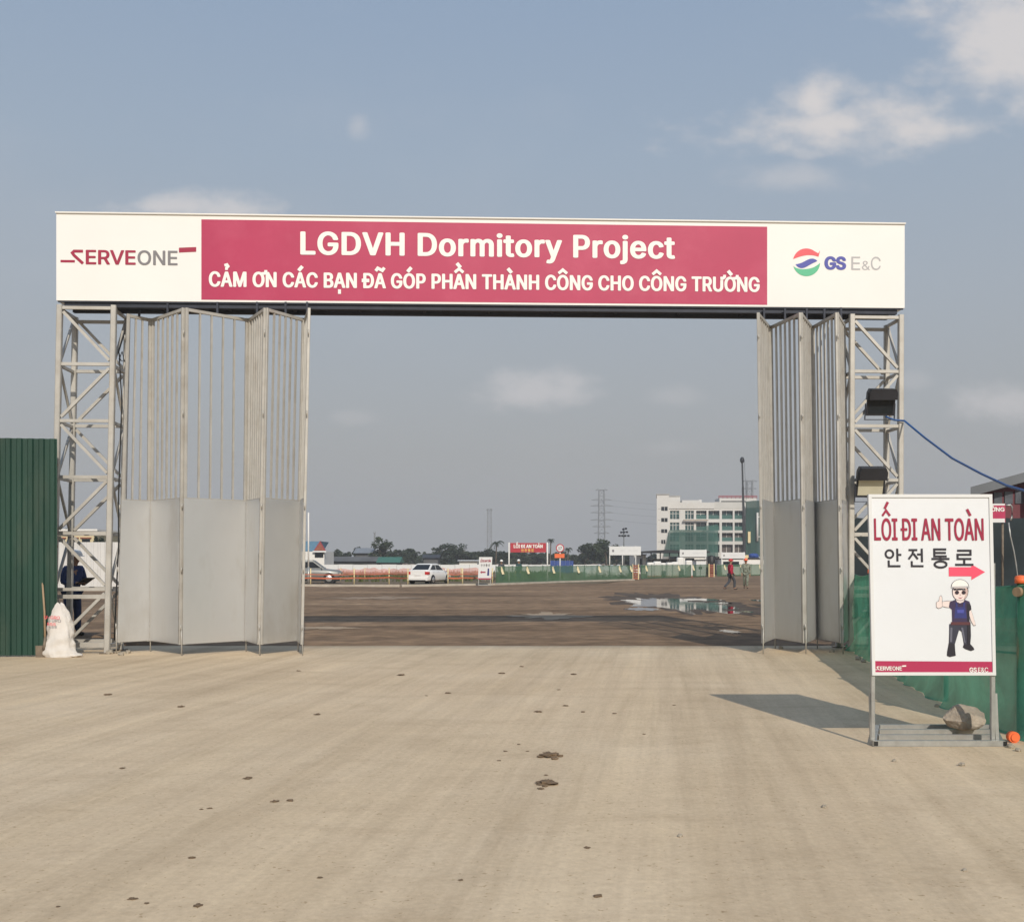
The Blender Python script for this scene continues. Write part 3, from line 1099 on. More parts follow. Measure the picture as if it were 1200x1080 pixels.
        for i in range(6):
            z0, z1 = lev[i] + .07, lev[i + 1] - .07
            for bk in (0, 1):
                a, b = (u_l + .06, u_r - .06)
                if i % 2 == 1: a, b = b, a
                mb = MB()
                mb.bar(pt(a, z0, bk) + BACK * .003, pt(b, z1, bk) + BACK * .003, .045, .05)
                mb.build('diagonal_brace', M['gate_steel'], gate)
            for u in (u_l, u_r):
                a, b = (.1, .9) if i % 2 else (.9, .1)
                mb = MB()
                mb.bar(pt(u, z0, a), pt(u, z1, b), .04, .04)
                mb.build('diagonal_brace', M['gate_steel'], gate)
    ul, _ = SIGN.uv(69, 352)
    ur, _ = SIGN.uv(132.5, 352)
    tower(ul, ur, .020, .72)
    ul, _ = SIGN.uv(999.5, 360)
    ur, _ = SIGN.uv(1057, 360)
    tower(ul, ur, .003, .62)
gate_arch()

# ---- folding doors
def folding_door(label, tops, bots, near_first_outer, z_sheet=2.72, ztop=6.03, zbot=.20, nbars=(5,)):
    """tops / bots: list of (X, Y) fold lines at the top and the bottom, from the tower side"""
    loc = V((sum(p[0] for p in bots) / len(bots), sum(p[1] for p in bots) / len(bots), .012))
    root = thing('folding_gate', label, 'gate', loc)
    def at(k, z):
        t = (z - zbot) / (ztop - zbot)
        return V((bots[k][0] + (tops[k][0] - bots[k][0]) * t, bots[k][1] + (tops[k][1] - bots[k][1]) * t, z))
    for k in range(len(tops) - 1):
        g = .020                                     # gap between leaves at the hinge
        def lp(s, z):
            return at(k, z).lerp(at(k + 1, z), s)
        Lh = (at(k + 1, 1) - at(k, 1)).length
        fw = .052
        e = (fw / 2 + g) / Lh
        nrm = (at(k + 1, 1) - at(k, 1)).cross(UP).normalized()
        if nrm.y > 0: nrm = -nrm
        mb = MB()
        mb.bar(lp(e, zbot), lp(e, ztop), fw, .05, up=nrm, bev=.006)
        mb.bar(lp(1 - e, zbot), lp(1 - e, ztop), fw, .05, up=nrm, bev=.006)
        e2 = e + fw / 2 / Lh
        for z in (zbot + .03, z_sheet, ztop - .03):
            mb.bar(lp(e2, z), lp(1 - e2, z), .045, .052)
        leaf = mb.build('gate_leaf', M['gate_steel'], root)
        # sheet fixed to the front of the frame
        mb = MB()
        ins = .010 if k % 2 == 0 and k < 3 and near_first_outer else .062      # the wide front sheets cover their frames
        a0, a1 = (ins / Lh, 1 - ins / Lh)
        nx, nz = 6, 8
        pts = []
        for j in range(nz + 1):
            for i in range(nx + 1):
                z = zbot + .01 + (z_sheet - zbot) * j / nz
                b = .004 * math.sin(math.pi * i / nx) * math.sin(math.pi * j / nz) * (1 if k % 2 else -.6) + .002 * mnoise.noise(V((i * .7, j * .6, k * 3.0)))
                pts.append(lp(a0 + (a1 - a0) * i / nx, z) + nrm * (.030 + b))
        m0 = len(pts)
        fr = [(j*(nx+1)+i, j*(nx+1)+i+1, (j+1)*(nx+1)+i+1, (j+1)*(nx+1)+i) for j in range(nz) for i in range(nx)]
        mb.add(pts, fr, True)
        mb.build('sheet_panel', M['gate_sheet'], leaf, recalc=False)
        nb = (2, 5, 4, 5, 5, 5)[k] if near_first_outer else 5
        for i in range(nb):
            q = e2 + (1 - 2 * e2) * (i + 1) / (nb + 1)
            mb = MB()
            mb.bar(lp(q, z_sheet + .026), lp(q, ztop - .056), .031, .031, up=nrm)
            mb.build('bar', M['gate_steel'], leaf)
    # hinges and drop bolts at the folds, top guides
    for k in range(len(tops)):
        for z in (.5, 1.5, 2.6, 4.2, 5.6):
            mb = MB()
            p = at(k, z)
            mb.tube([p + V((0, -.030, -.045)), p + V((0, -.030, .045))], .011, 8)
            mb.build('hinge', M['gate_steel'], root)
        mb = MB()
        p = at(k, zbot + .06)
        mb.tube([(p.x + .01, p.y - .02, .013), (p.x + .01, p.y - .02, zbot + .30)], .011, 6)
        mb.build('drop_bolt', M['gate_steel'], root)
    for k in range(1, len(tops)):
        p = at(k, ztop).lerp(at(k - 1, ztop), .5)
        mb = MB()
        mb.bar(p, p + V((0, 0, .20)), .035, .035, up=BACK)
        mb.build('top_guide', M['dark_steel'], root)
    return root

def fold(px, d): return ((px - 600) / F * d, d)
YF, YB = 17.72, 18.55
tl = [fold(148, 18.15), fold(178, YB), fold(216, YF), fold(292, YB), fold(311, YF), fold(357.5, YB), fold(362.5, YF)]
bl = [fold(136, 18.15), fold(176, YB), fold(212.5, YF), fold(288, YB), fold(304, YF), fold(349, YB), fold(354, YF)]
folding_door('tall grey steel folding gate with sunlit zigzag leaves beside the white sack', tl, bl, True)
YF, YB = 18.05, 19.15
tr = [fold(997, YB), fold(989.5, 19.0), fold(981, YF), fold(951.5, YB), fold(938.5, YF), fold(902, YB), fold(888, YF)]
br = [fold(999, YB), fold(995, 19.0), fold(987, YF), fold(957, YB), fold(943.5, YF), fold(907.5, YB), fold(893.5, YF)]
folding_door('tall grey steel folding gate packed tightly in shade beside the floodlight tower', tr[1:], br[1:], False)

# ---- floodlights on the right tower
def floodlight(px0, px1, py0, py1, d, label, tilt, lit):
    a, b = W(px0, py0, d), W(px1, py1, d)
    c = (a + b) / 2
    w, h = abs(b.x - a.x), abs(a.z - b.z)
    root = thing('floodlight', label, 'floodlight', c, 'floodlights on the gate tower')
    Mx = Matrix.Rotation(tilt, 4, 'X')
    def T(p): return c + Mx @ V(p)
    mb = MB()
    # tapering housing: broad front, narrower finned back
    front = [(-w/2, 0, -h/2), (w/2, 0, -h/2), (w/2, 0, h/2), (-w/2, 0, h/2)]
    ring0 = [T(p) for p in front]
    ring1 = [T((x * .96, .06, z * .94)) for x, y, z in front]
    ring2 = [T((x * .62, .17, z * .66)) for x, y, z in front]
    mb.loft([ring0, ring1, ring2], smooth=False)
    for k in range(7):
        x = (-.3 + .1 * k) * w
        mb.bar(T((x, .10, -h * .34)), T((x, .10, h * .34)), .008, .12, up=Mx @ V((0, 1, 0)))
    mb.build('housing', M['black_plastic'], root)
    mb = MB()
    mb.add([T((-w*.44, -.004, -h*.42)), T((w*.44, -.004, -h*.42)), T((w*.44, -.004, h*.42)), T((-w*.44, -.004, h*.42))], [(0, 1, 2, 3)])
    mb.build('lens', M['lamp_glass'] if lit else M['glass_dark'], root)
    if True:
        mb = MB()
        ring = lambda k, y: [T((-w * k, y, h * .18)), T((w * k, y, h * .18)), T((w * k, y, h * .46)), T((w * k * .86, y, h * .62)), T((-w * k * .86, y, h * .62)), T((-w * k, y, h * .46))]
        mb.loft([ring(.49, -.12), ring(.52, -.04), ring(.48, .11)], smooth=False)
        mb.build('hood', M['black_plastic'], root)
    mb = MB()
    for s in (-1, 1):
        mb.bar(T((s * (w/2 + .012), .04, 0)), V((c.x + s * (w/2 + .012), c.y + .08, c.z - h * .62)), .012, .035, up=(0, 1, 0))
    mb.bar(V((c.x - w/2 - .02, c.y + .08, c.z - h*.64)), V((c.x + w/2 + .02, c.y + .08, c.z - h*.64)), .035, .012)
    mb.build('bracket', M['dark_steel'], root)
    return root
floodlight(1016, 1049, 459, 487, 18.62, 'black floodlight with dark front, the upper one on the lattice tower', R_(14), False)
floodlight(1004, 1037, 551, 583, 18.45, 'black floodlight with pale reflector showing, the lower one above the white safety sign', R_(16), True)

# cable loops on the left tower, blue cable on the right
mb = MB()
p0 = W(146, 396, 18.25)
pts = [W(*q, 18.3) for q in ((148, 372), (146, 390), (142, 402), (139, 412), (141, 422), (146, 424), (143, 412), (140, 420), (141, 440), (143, 470), (141, 520), (139, 580), (139, 640), (136, 700), (134, 750))]
mb.tube(pts, .014, 6)
tag(mb.build('power_cable', M['black_cable'], loc=(pts[-1].x, pts[-1].y, pts[-1].z)), 'dark cable looped and hanging down between lattice tower and folding gate', 'cable')
def sag(a, b, s, n=14):
    return [a.lerp(b, i / n) + V((0, 0, -s * 4 * (i / n) * (1 - i / n))) for i in range(n + 1)]
mb = MB()
q = [W(1060, 493, 18.7), W(1084, 513, 17.6), W(1116, 537, 16.4), W(1150, 555, 15.0), W(1180, 569, 13.9), W(1215, 579, 12.8), W(1300, 596, 11)]
mb.tube([W(1038, 488, 18.66), W(1048, 492, 18.7)] + q, .018, 8)
tag(mb.build('power_cable', M['blue_cable'], loc=tuple(q[0])), 'blue cable slung from the lattice tower down over the white safety sign', 'cable')

# ================================================================== LEFT: corrugated fence, shovel, sack
def corrugated_fence():
    P0 = V((-18.0, 16.2, 0)); P1 = V(((67 - 600) / F * 17.6, 17.6, 0))
    # the visible stretch leaves the frame at the left edge
    root = thing('corrugated_fence', 'dark green corrugated sheet fence beside the gateway, behind the shovel', 'fence', ((P0.x + P1.x) / 2, (P0.y + P1.y) / 2, .012))
    L0 = (P1 - P0); ln = L0.length; d = L0.normalized(); n = V((d.y, -d.x, 0))
    h0, h1 = 3.98, 3.74
    pitch = .18
    prof = [(0, 0), (.055, 0), (.075, .03), (.14, .03), (.16, 0)]
    sheet_w = pitch * 6
    k = 0
    u = ln
    rnd = random.Random(3)
    while u > 0:
        lo = max(0, u - sheet_w)
        mb = MB()
        vs = []
        st = u
        x = lo
        cols = []
        while x < u - 1e-6:
            for (o, dp) in prof:
                if x + o <= u: cols.append((x + o, dp))
            x += pitch
        cols.append((u, 0))
        top = h0 + (h1 - h0) * ((lo + u) / 2) / ln + rnd.uniform(-.015, .015)
        for z0 in (0.03 + rnd.uniform(0, .015), top):
            for (c, dp) in cols:
                p = P0 + d * c + n * (dp + .004 * (k % 2))
                vs.append((p.x, p.y, z0))
        m = len(cols)
        mb.add(vs, [(i, i+1, m+i+1, m+i) for i in range(m-1)])
        o = mb.build('fence_sheet', M['fence_green'], root, recalc=False)
        so = o.modifiers.new('thickness', 'SOLIDIFY'); so.thickness = .003
        u = lo
        k += 1
    for i in range(5):
        p = P0 + d * (ln - .25 - i * 2.4) - n * .07
        mb = MB()
        mb.bar((p.x, p.y, .012), (p.x, p.y, 3.55), .06, .06, up=(0, 1, 0))
        mb.build('post', M['rust_iron'], root)
    for z in (.6, 1.9, 3.3):
        a = P0 - n * .03; b = P1 - n * .03
        mb = MB()
        mb.bar((a.x, a.y, z), (b.x, b.y, z), .04, .05)
        mb.build('rail', M['rust_iron'], root)
corrugated_fence()

def shovel():
    base = G(52, 769.5, .012)
    base.y = 17.42; base.x = (53 - 600) / F * 17.42
    root = thing('shovel', 'wooden handled square shovel leaning upright against the green corrugated fence', 'shovel', base)
    tip = W(49.5, 679, 17.56)
    mb = MB()
    mb.tube([base + V((.0, .0, .26)), base.lerp(tip, .5) + V((.012, 0, .13)), tip], [.018, .017, .016], 10)
    mb.build('handle', M['wood'], root)
    mb = MB()
    # slightly dished square blade
    nx, nz = 6, 5
    for off, sgn in ((0, 1), (.004, -1)):
        pts = []
        for j in range(nz + 1):
            for i in range(nx + 1):
                x = (-.5 + i / nx) * .27 * (1 if j else .96)
                z = .0 + .20 * j / nz
                y = .03 * (1 - (2 * i / nx - 1) ** 2) - .01 * j / nz - off
                pts.append(base + V((x - .012, -.03 + y, z)))
        mb.add(pts, [(j*(nx+1)+i, j*(nx+1)+i+1, (j+1)*(nx+1)+i+1, (j+1)*(nx+1)+i) for j in range(nz) for i in range(nx)], True)
    mb.tube([base + V((-.008, -.03, .13)), base + V((-.006, -.012, .22)), base + V((0, 0, .34))], [.03, .026, .022], 10)
    mb.build('blade', M['rust_iron'], root)
shovel()

def sack_bag():
    d = 17.5
    base = V(((71 - 600) / F * d, d, .012))
    root = thing('sack', 'slumped white woven sack with red print leaning on the green fence', 'sack', base)
    # outline in metres relative to base: (z, left, right)
    sec = [(0, -.24, .28), (.04, -.27, .31), (.12, -.275, .27), (.22, -.255, .245), (.36, -.25, .215), (.50, -.245, .17), (.64, -.24, .115), (.75, -.225, .07), (.83, -.20, .035), (.885, -.17, .0), (.91, -.13, -.04)]
    rings = []
    n = 36
    sec = [tuple(p + (q - p) * t for p, q in zip(a_, b_)) for a_, b_ in zip(sec[:-1], sec[1:]) for t in (0, .25, .5, .75)] + [sec[-1]]
    for i, (z, l, r) in enumerate(sec):
        c, h = (l + r) / 2, (r - l) / 2
        dep = .145 * (1 - (z / .95) ** 2) + .018
        ring = []
        for k in range(n):
            a = 2 * math.pi * k / n
            q = 1 +   .16 * mnoise.noise(V((math.cos(a) * 1.6, math.sin(a) * 1.6, z * 4))) + .13 * mnoise.noise(V((math.cos(a) * 5, math.sin(a) * 5, z * 11)))
            q += .035 * math.sin(z * 34 + 2.2 * math.sin(a * 2) + a) * (1 if z > .03 else 0) + .03 * math.sin(a * 9 + z * 7)
            ring.append(base + V((c + h * math.cos(a) * q - .02 * math.sin(z * 7), dep * math.sin(a) * q + z * .12, z * (1 + .02 * math.sin(a * 3)))))
        rings.append(ring)
    mb = MB()
    mb.loft(rings)
    sk = mb.build('sack_body', M['sack'], root)
    # tail of spare cloth on the ground
    mb = MB()
    mb.ball(base + V((.26, -.03, .03)), .10, 12, 8, (1.3, .8, .34), .25, 4)
    mb.build('sack_mouth', M['sack'], root)
    f = Face(base + V((-.22, -.118, .60)), V((1, .0, -.05)), V((0, .12, 1)))
    f.write('U-GRO', .0, .26, .055, .055, M['ink_coral'], root, 'print_lettering', .02, .015)
    f.write('555', .055, .20, -.055, .05, M['ink_coral'], root, 'print_lettering', .02, .02)
sack_bag()

# ================================================================== RIGHT: safety sign stand, rock, green net fence
def safety_sign():
    d = 9.08
    O = W(1022, 791, d); TL = W(1017.5, 579, d)
    BR = W(1167, 791, d)
    Uv = (TL - O); h = Uv.length
    f = Face(O, V((1, 0, 0)), Uv.normalized())
    w = BR.x - O.x
    root = thing('safety_sign', 'large white walkway sign with red arrow and cartoon worker on a steel stand', 'sign', (O.x + w / 2, d + .4, .012))
    # panel: printed sheet stretched over a frame, slightly rippled
    mb = MB()
    nx, nz = 20, 28
    fr = .028
    pts = []
    for j in range(nz + 1):
        for i in range(nx + 1):
            u, v = fr + (w - 2*fr) * i / nx, fr + (h - 2*fr) * j / nz
            env = math.sin(math.pi * i / nx) ** .5 * math.sin(math.pi * j / nz) ** .5 if 0 < i < nx and 0 < j < nz else 0
            b = .0034 * env * mnoise.noise(V((u * 2.4, v * 2.0, 1.0)))
            pts.append(f.at(u, v, -.006 + b))
    mb.add(pts, [(j*(nx+1)+i, j*(nx+1)+i+1, (j+1)*(nx+1)+i+1, (j+1)*(nx+1)+i) for j in range(nz) for i in range(nx)], True)
    pn = mb.build('sign_panel', M['sheet_white'], root, recalc=False)
    mb = MB()
    mb.add([f.at(0, 0, -.02), f.at(w, 0, -.02), f.at(w, h, -.02), f.at(0, h, -.02)] + [f.at(0, 0, -.03), f.at(w, 0, -.03), f.at(w, h, -.03), f.at(0, h, -.03)],
           [(0, 1, 2, 3), (4, 7, 6, 5), (0, 4, 5, 1), (3, 2, 6, 7), (0, 3, 7, 4), (1, 5, 6, 2)])
    mb.build('backing', M['galv'], root)
    mb = MB()
    mb.bar(f.at(0, fr/2, -.008), f.at(w, fr/2, -.008), .028, fr)
    mb.bar(f.at(0, h - fr/2, -.008), f.at(w, h - fr/2, -.008), .028, fr)
    for u in (fr/2, w - fr/2):
        mb.bar(f.at(u, fr, -.008), f.at(u, h - fr, -.008), fr, .027, up=f.N)
    mb.build('sign_frame', M['white_clean'], root)
    # lettering
    def px(x, y): return f.uv(x, y)
    a, vb = px(1024.8, 633); b, _ = px(1153, 633); _, vc = px(1024.8, 607.2)
    f.write('L\u1ed0I \u0110I AN TO\u00c0N', a, b, vb, vc - vb, M['ink_red'], pn, 'heading_lettering', .014, -.002)
    for key, x0, x1, y0, y1 in (('an', 1037, 1058, 664, 642.5), ('jeon', 1064, 1085, 664, 642.5), ('tong', 1091.5, 1113, 664.5, 643), ('ro', 1119, 1141, 663, 644)):
        (u0, v0), (u1, v1) = px(x0, y0), px(x1, y1)
        hangul(f, [key], u0, u1, v0, v1, M['ink_black'], pn, .112, n=-.002, frac=.0)
    mb = MB()
    arrow = [(1112, 675), (1112, 664.3), (1138.5, 664.3), (1138.5, 661), (1154.5, 670), (1138.5, 679.3), (1138.5, 675)]
    P = [px(*q) for q in arrow]
    mb.add([f.at(u, v, -.002) for u, v in P], [(0, 1, 2, 6), (3, 4, 5)])
    mb.build('arrow_mark', M['ink_pink'], pn, recalc=False)
    mb = MB()
    P = [px(*q) for q in ((1023.2, 788.3), (1164.0, 789.0), (1164, 775.0), (1023, 774.2))]
    mb.add([f.at(u, v, -.0028) for u, v in P], [(0, 1, 2, 3)])
    mb.build('red_band', M['sign_red'], pn, recalc=False)
    (a, vb), (b, _) = px(1024.5, 785.2), px(1062, 785.2)
    _, vc = px(1024.5, 780.4)
    ff = Face(f.O - f.N * .0030, f.R, f.U)
    service_logo(ff, a, b, vb, vc - vb, pn, M['ink_white'], M['ink_white'], .03)
    (a, vb), (b, _) = px(1136, 788 - .8), px(1144.6, 787.2)
    _, vc = px(1136, 781.8)
    f.write('GS', a, b, vb, vc - vb, M['ink_white'], pn, 'initials_lettering', .03, .0006)
    (a, vb), (b, _) = px(1146, 787.2), px(1158, 787.2)
    f.write('E&C', a, b, vb, vc - vb, M['ink_white'], pn, 'initials_lettering', .008, .0006)
    # drawing of a helmeted worker with thumb raised: flat ink shapes, generic
    S = lambda q: [px(*p) for p in q]
    k = [0]
    def ink(pts, mt, name, line=True):
        if line and mt in (M['ink_skin'], M['ink_white']):       # thin dark pen line round the pale shapes
            cx, cy = sum(p[0] for p in pts) / len(pts), sum(p[1] for p in pts) / len(pts)
            out = []
            for p in pts:
                d_ = math.hypot(p[0] - cx, p[1] - cy) or 1
                out.append((p[0] + (p[0] - cx) / d_ * .55, p[1] + (p[1] - cy) / d_ * .55))
            ink(out, M['ink_slate'], name + '_outline', False)
        k[0] += 1
        mb = MB()
        mb.add([f.at(u, v, -.002 + .00015 * k[0]) for u, v in S(pts)], [tuple(range(len(pts)))])
        return mb.build(name, mt, pn, recalc=False)
    def ell(cx, cy, rx, ry, a0=0, a1=360, n=20):
        return [(cx + rx * math.cos(R_(a0 + (a1-a0)*i/n)), cy - ry * math.sin(R_(a0 + (a1-a0)*i/n))) for i in range(n + (a1-a0 < 360))]
    sk, nv, bk, wh, gy = M['ink_skin'], M['ink_navy'], M['ink_black'], M['ink_white'], M['ink_slate']
    ink([(1112.5, 731), (1120, 729), (1137.5, 729), (1138, 745), (1137, 757), (1130, 757), (1127.5, 740), (1124, 738), (1119, 755), (1112, 755), (1112.5, 742)], gy, 'drawn_trousers')
    ink([(1112, 753), (1119, 754), (1119.5, 762), (1120.2, 768), (1113, 769.5), (1109.8, 768), (1110.2, 763)], bk, 'drawn_boot')
    ink([(1129.5, 755), (1137, 754), (1141, 758.5), (1142, 761), (1138, 762.5), (1131, 760), (1128.5, 758)], bk, 'drawn_boot')
    ink([(1115, 712), (1108, 711), (1103, 709.5), (1103, 705), (1110, 704), (1115, 704)], sk, 'drawn_arm')
    ink([(1104, 704.5), (1104, 711), (1100, 712.5), (1097.5, 711), (1097.5, 705.5), (1100.5, 704), (1101, 699.5), (1102.8, 697.5), (1104, 700)], sk, 'drawn_hand')
    ink([(1137, 712), (1139.5, 719), (1142.5, 729), (1143.5, 732), (1141, 732.5), (1138, 727), (1135.5, 719)], sk, 'drawn_arm')
    ink([(1113, 705), (1119, 702.5), (1125, 705), (1131, 702.5), (1136, 704.5), (1138, 710), (1138.4, 714), (1136, 716), (1136.5, 730), (1116, 730), (1115.5, 714), (1112, 711)], M['ink_plum'], 'drawn_shirt')
    ink([(1119.5, 711), (1131, 711), (1133, 724), (1118.5, 724)], nv, 'drawn_bib')
    ink([(1119.5, 700.5), (1131, 700.5), (1129, 705), (1125, 706.5), (1121.5, 705)], sk, 'drawn_neck')
    ink([(1114.5, 728.5), (1137, 728.5), (1137.2, 732), (1114.3, 732)], M['ink_brown'], 'drawn_belt')
    ink(ell(1125.3, 692.5, 9.6, 10.8), bk, 'drawn_hair')
    ink(ell(1125.3, 693.5, 8.9, 9.8), sk, 'drawn_face')
    ink([(1117, 689), (1134, 689), (1133, 691.2), (1129, 690.2), (1125, 691.5), (1121, 690.2), (1117.6, 692)], bk, 'drawn_fringe')
    ink(ell(1125, 687.2, 10.4, 8.6, 0, 180), bk, 'drawn_helmet_outline')
    ink(ell(1125, 687.0, 9.7, 8.0, 0, 180), wh, 'drawn_helmet')
    ink([(1114.5, 687), (1135.6, 686.4), (1136.2, 688.6), (1132, 687.9), (1118, 688.3), (1114.6, 689.4)], M['ink_pale'], 'drawn_helmet_brim')
    ink([(1131, 688.5), (1134, 690), (1133.8, 696), (1131, 701), (1128.5, 703), (1131.5, 697)], M['ink_tan'], 'drawn_face_shade', False)
    ink([(1119.5, 706), (1121.5, 705.5), (1122.3, 711), (1120.3, 711)], nv, 'drawn_strap')
    ink([(1129, 705.5), (1131, 706), (1130.4, 711), (1128.4, 711)], nv, 'drawn_strap')
    ink([(1121.5, 714), (1129.5, 714), (1129.2, 718), (1121.7, 718)], M['ink_blue'], 'drawn_pocket')
    ink([(1133, 706), (1137.6, 709), (1137.9, 714), (1135.6, 716), (1135.8, 728), (1133.5, 728)], bk, 'drawn_shirt_shade')
    ink([(1133.5, 732), (1137.4, 732), (1137.2, 746), (1136.4, 754), (1133.8, 754)], bk, 'drawn_trouser_shade')
    ink([(1113.5, 735), (1116, 735), (1115.6, 752), (1113, 752)], M['ink_greyblue'], 'drawn_trouser_light')
    ink([(1126, 735), (1128.5, 735), (1131.5, 753), (1130, 753)], M['ink_greyblue'], 'drawn_trouser_light')
    ink([(1118.8, 690.6), (1123.3, 690.9), (1123.2, 691.6), (1118.9, 691.4)], bk, 'drawn_brow')
    ink([(1127, 690.9), (1131.4, 690.6), (1131.2, 691.4), (1127.1, 691.6)], bk, 'drawn_brow')
    ink([(1125, 695.2), (1126, 697.6), (1124.6, 697.8)], M['ink_tan'], 'drawn_nose')
    for ex in (1121.3, 1129.2):
        ink(ell(ex, 694.0, 2.5, 2.3), M['ink_brown'], 'drawn_eye_ring')
        ink(ell(ex, 694.0, 1.7, 1.9), bk, 'drawn_eye')
    ink([(1122.5, 699.6), (1125.5, 700.3), (1128.4, 699.4), (1125.5, 701.3)], M['ink_red'], 'drawn_mouth')
    # stand: uprights, slanting braces, base rails
    def P3(x, y, dd): return W(x, y, dd)
    zb = .04
    x0, x1 = O.x + .015, BR.x - .015
    yf, yb = 9.05, 10.05
    for x in (x0, x1):
        mb = MB()
        mb.bar((x, d + .03, zb), (x, d + .03, .63 + 1.0), .036, .036, up=(0, 1, 0), bev=.004)
        mb.build('upright', M['galv'], root)
    for x, e in ((x0 - .005, -.01), (x1 + .03, .035)):
        mb = MB()
        mb.bar((x + e * .2, yf + .06, zb + .02), (x - .002 + e * .1, d + .055, .47), .03, .03, up=(0, 1, 0))
        mb.build('brace', M['galv'], root)
    sk_ = lambda y: (y - yf) * .38
    for yy, a, b in ((yf, x0 - .02, x1 + .075), (9.36, x0 + .02 + sk_(9.36), x1 + .04 + sk_(9.36)), (9.66, x0 + .02 + sk_(9.66), x1 + .04 + sk_(9.66)), (yb - .12, x0 + .02 + sk_(yb - .12), x1 + .04 + sk_(yb - .12))):
        mb = MB()
        mb.bar((a, yy, zb), (b, yy, zb), .045, .05)
        o = mb.build('base_rail', M['galv'], root)
    for x in (x0 - .0, x1 + .06):
        mb = MB()
        mb.bar((x, yf + .024, zb - .003), (x + sk_(yb - .1), yb - .1, zb - .003), .04, .045)
        mb.build('side_rail', M['galv'], root)
    mb = MB()
    for x in (x0 - .021, x1 + .051):
        mb.box((x + .022, yf - .0235, zb), (.036, .002, .04))
    mb.build('end_hole', M['trim_black'], root)
M['sheet_white'] = mat('sheet_white', (.73, .745, .765), .42, var=.02, scale=1.0, dirt=(.60, .58, .54), dirt_amt=.2, dirt_scale=1.2, bump=.22, bscale=2.2)
M['ink_skin'] = mat('ink_skin', (.78, .66, .62), .5, var=.02)
M['ink_navy'] = mat('ink_navy', (.035, .04, .17), .5, var=.1)
M['ink_plum'] = mat('ink_plum', (.045, .03, .075), .5, var=.1)
M['ink_slate'] = mat('ink_slate', (.04, .04, .06), .5, var=.15)
M['ink_tan'] = mat('ink_tan', (.55, .40, .36), .5, var=.02)
M['ink_greyblue'] = mat('ink_greyblue', (.13, .13, .17), .5, var=.05)
M['ink_brown'] = mat('ink_brown', (.10, .035, .04), .5, var=.1)
safety_sign()

def rock():
    mb = MB()
    c = V(((1131 - 600) / F * 9.62, 9.62, .065))
    rnd = random.Random(11)
    bm = bmesh.new()
    bmesh.ops.create_icosphere(bm, subdivisions=4, radius=1)
    planes = []
    for _ in range(15):
        n = V((rnd.gauss(0, 1), rnd.gauss(0, 1), rnd.gauss(0, .8))).normalized()
        planes.append((n, rnd.uniform(.62, .9)))
    planes.append((V((.45, -.55, .75)).normalized(), .60))
    planes.append((V((-.75, -.5, .35)).normalized(), .72))
    for v in bm.verts:
        p = v.co.copy()
        for n, dd in planes:
            k = p.dot(n)
            if k > dd: p -= n * (k - dd) * .96
        p *= 1 + .05 * mnoise.noise(p * 3.0) + .02 * mnoise.noise(p * 9)
        v.co = c + V((p.x * .225, p.y * .19, .12 + max(p.z * .125, -.12)))
    me = D.meshes.new('rock')
    for v in bm.verts: v.co -= c
    bm.to_mesh(me); bm.free()
    me.materials.append(M['rock'])
    o = D.objects.new('rock', me); o.location = c
    link(o)
    tag(o, 'broken grey brown rock weighing down the base of the white safety sign', 'rock')
rock()

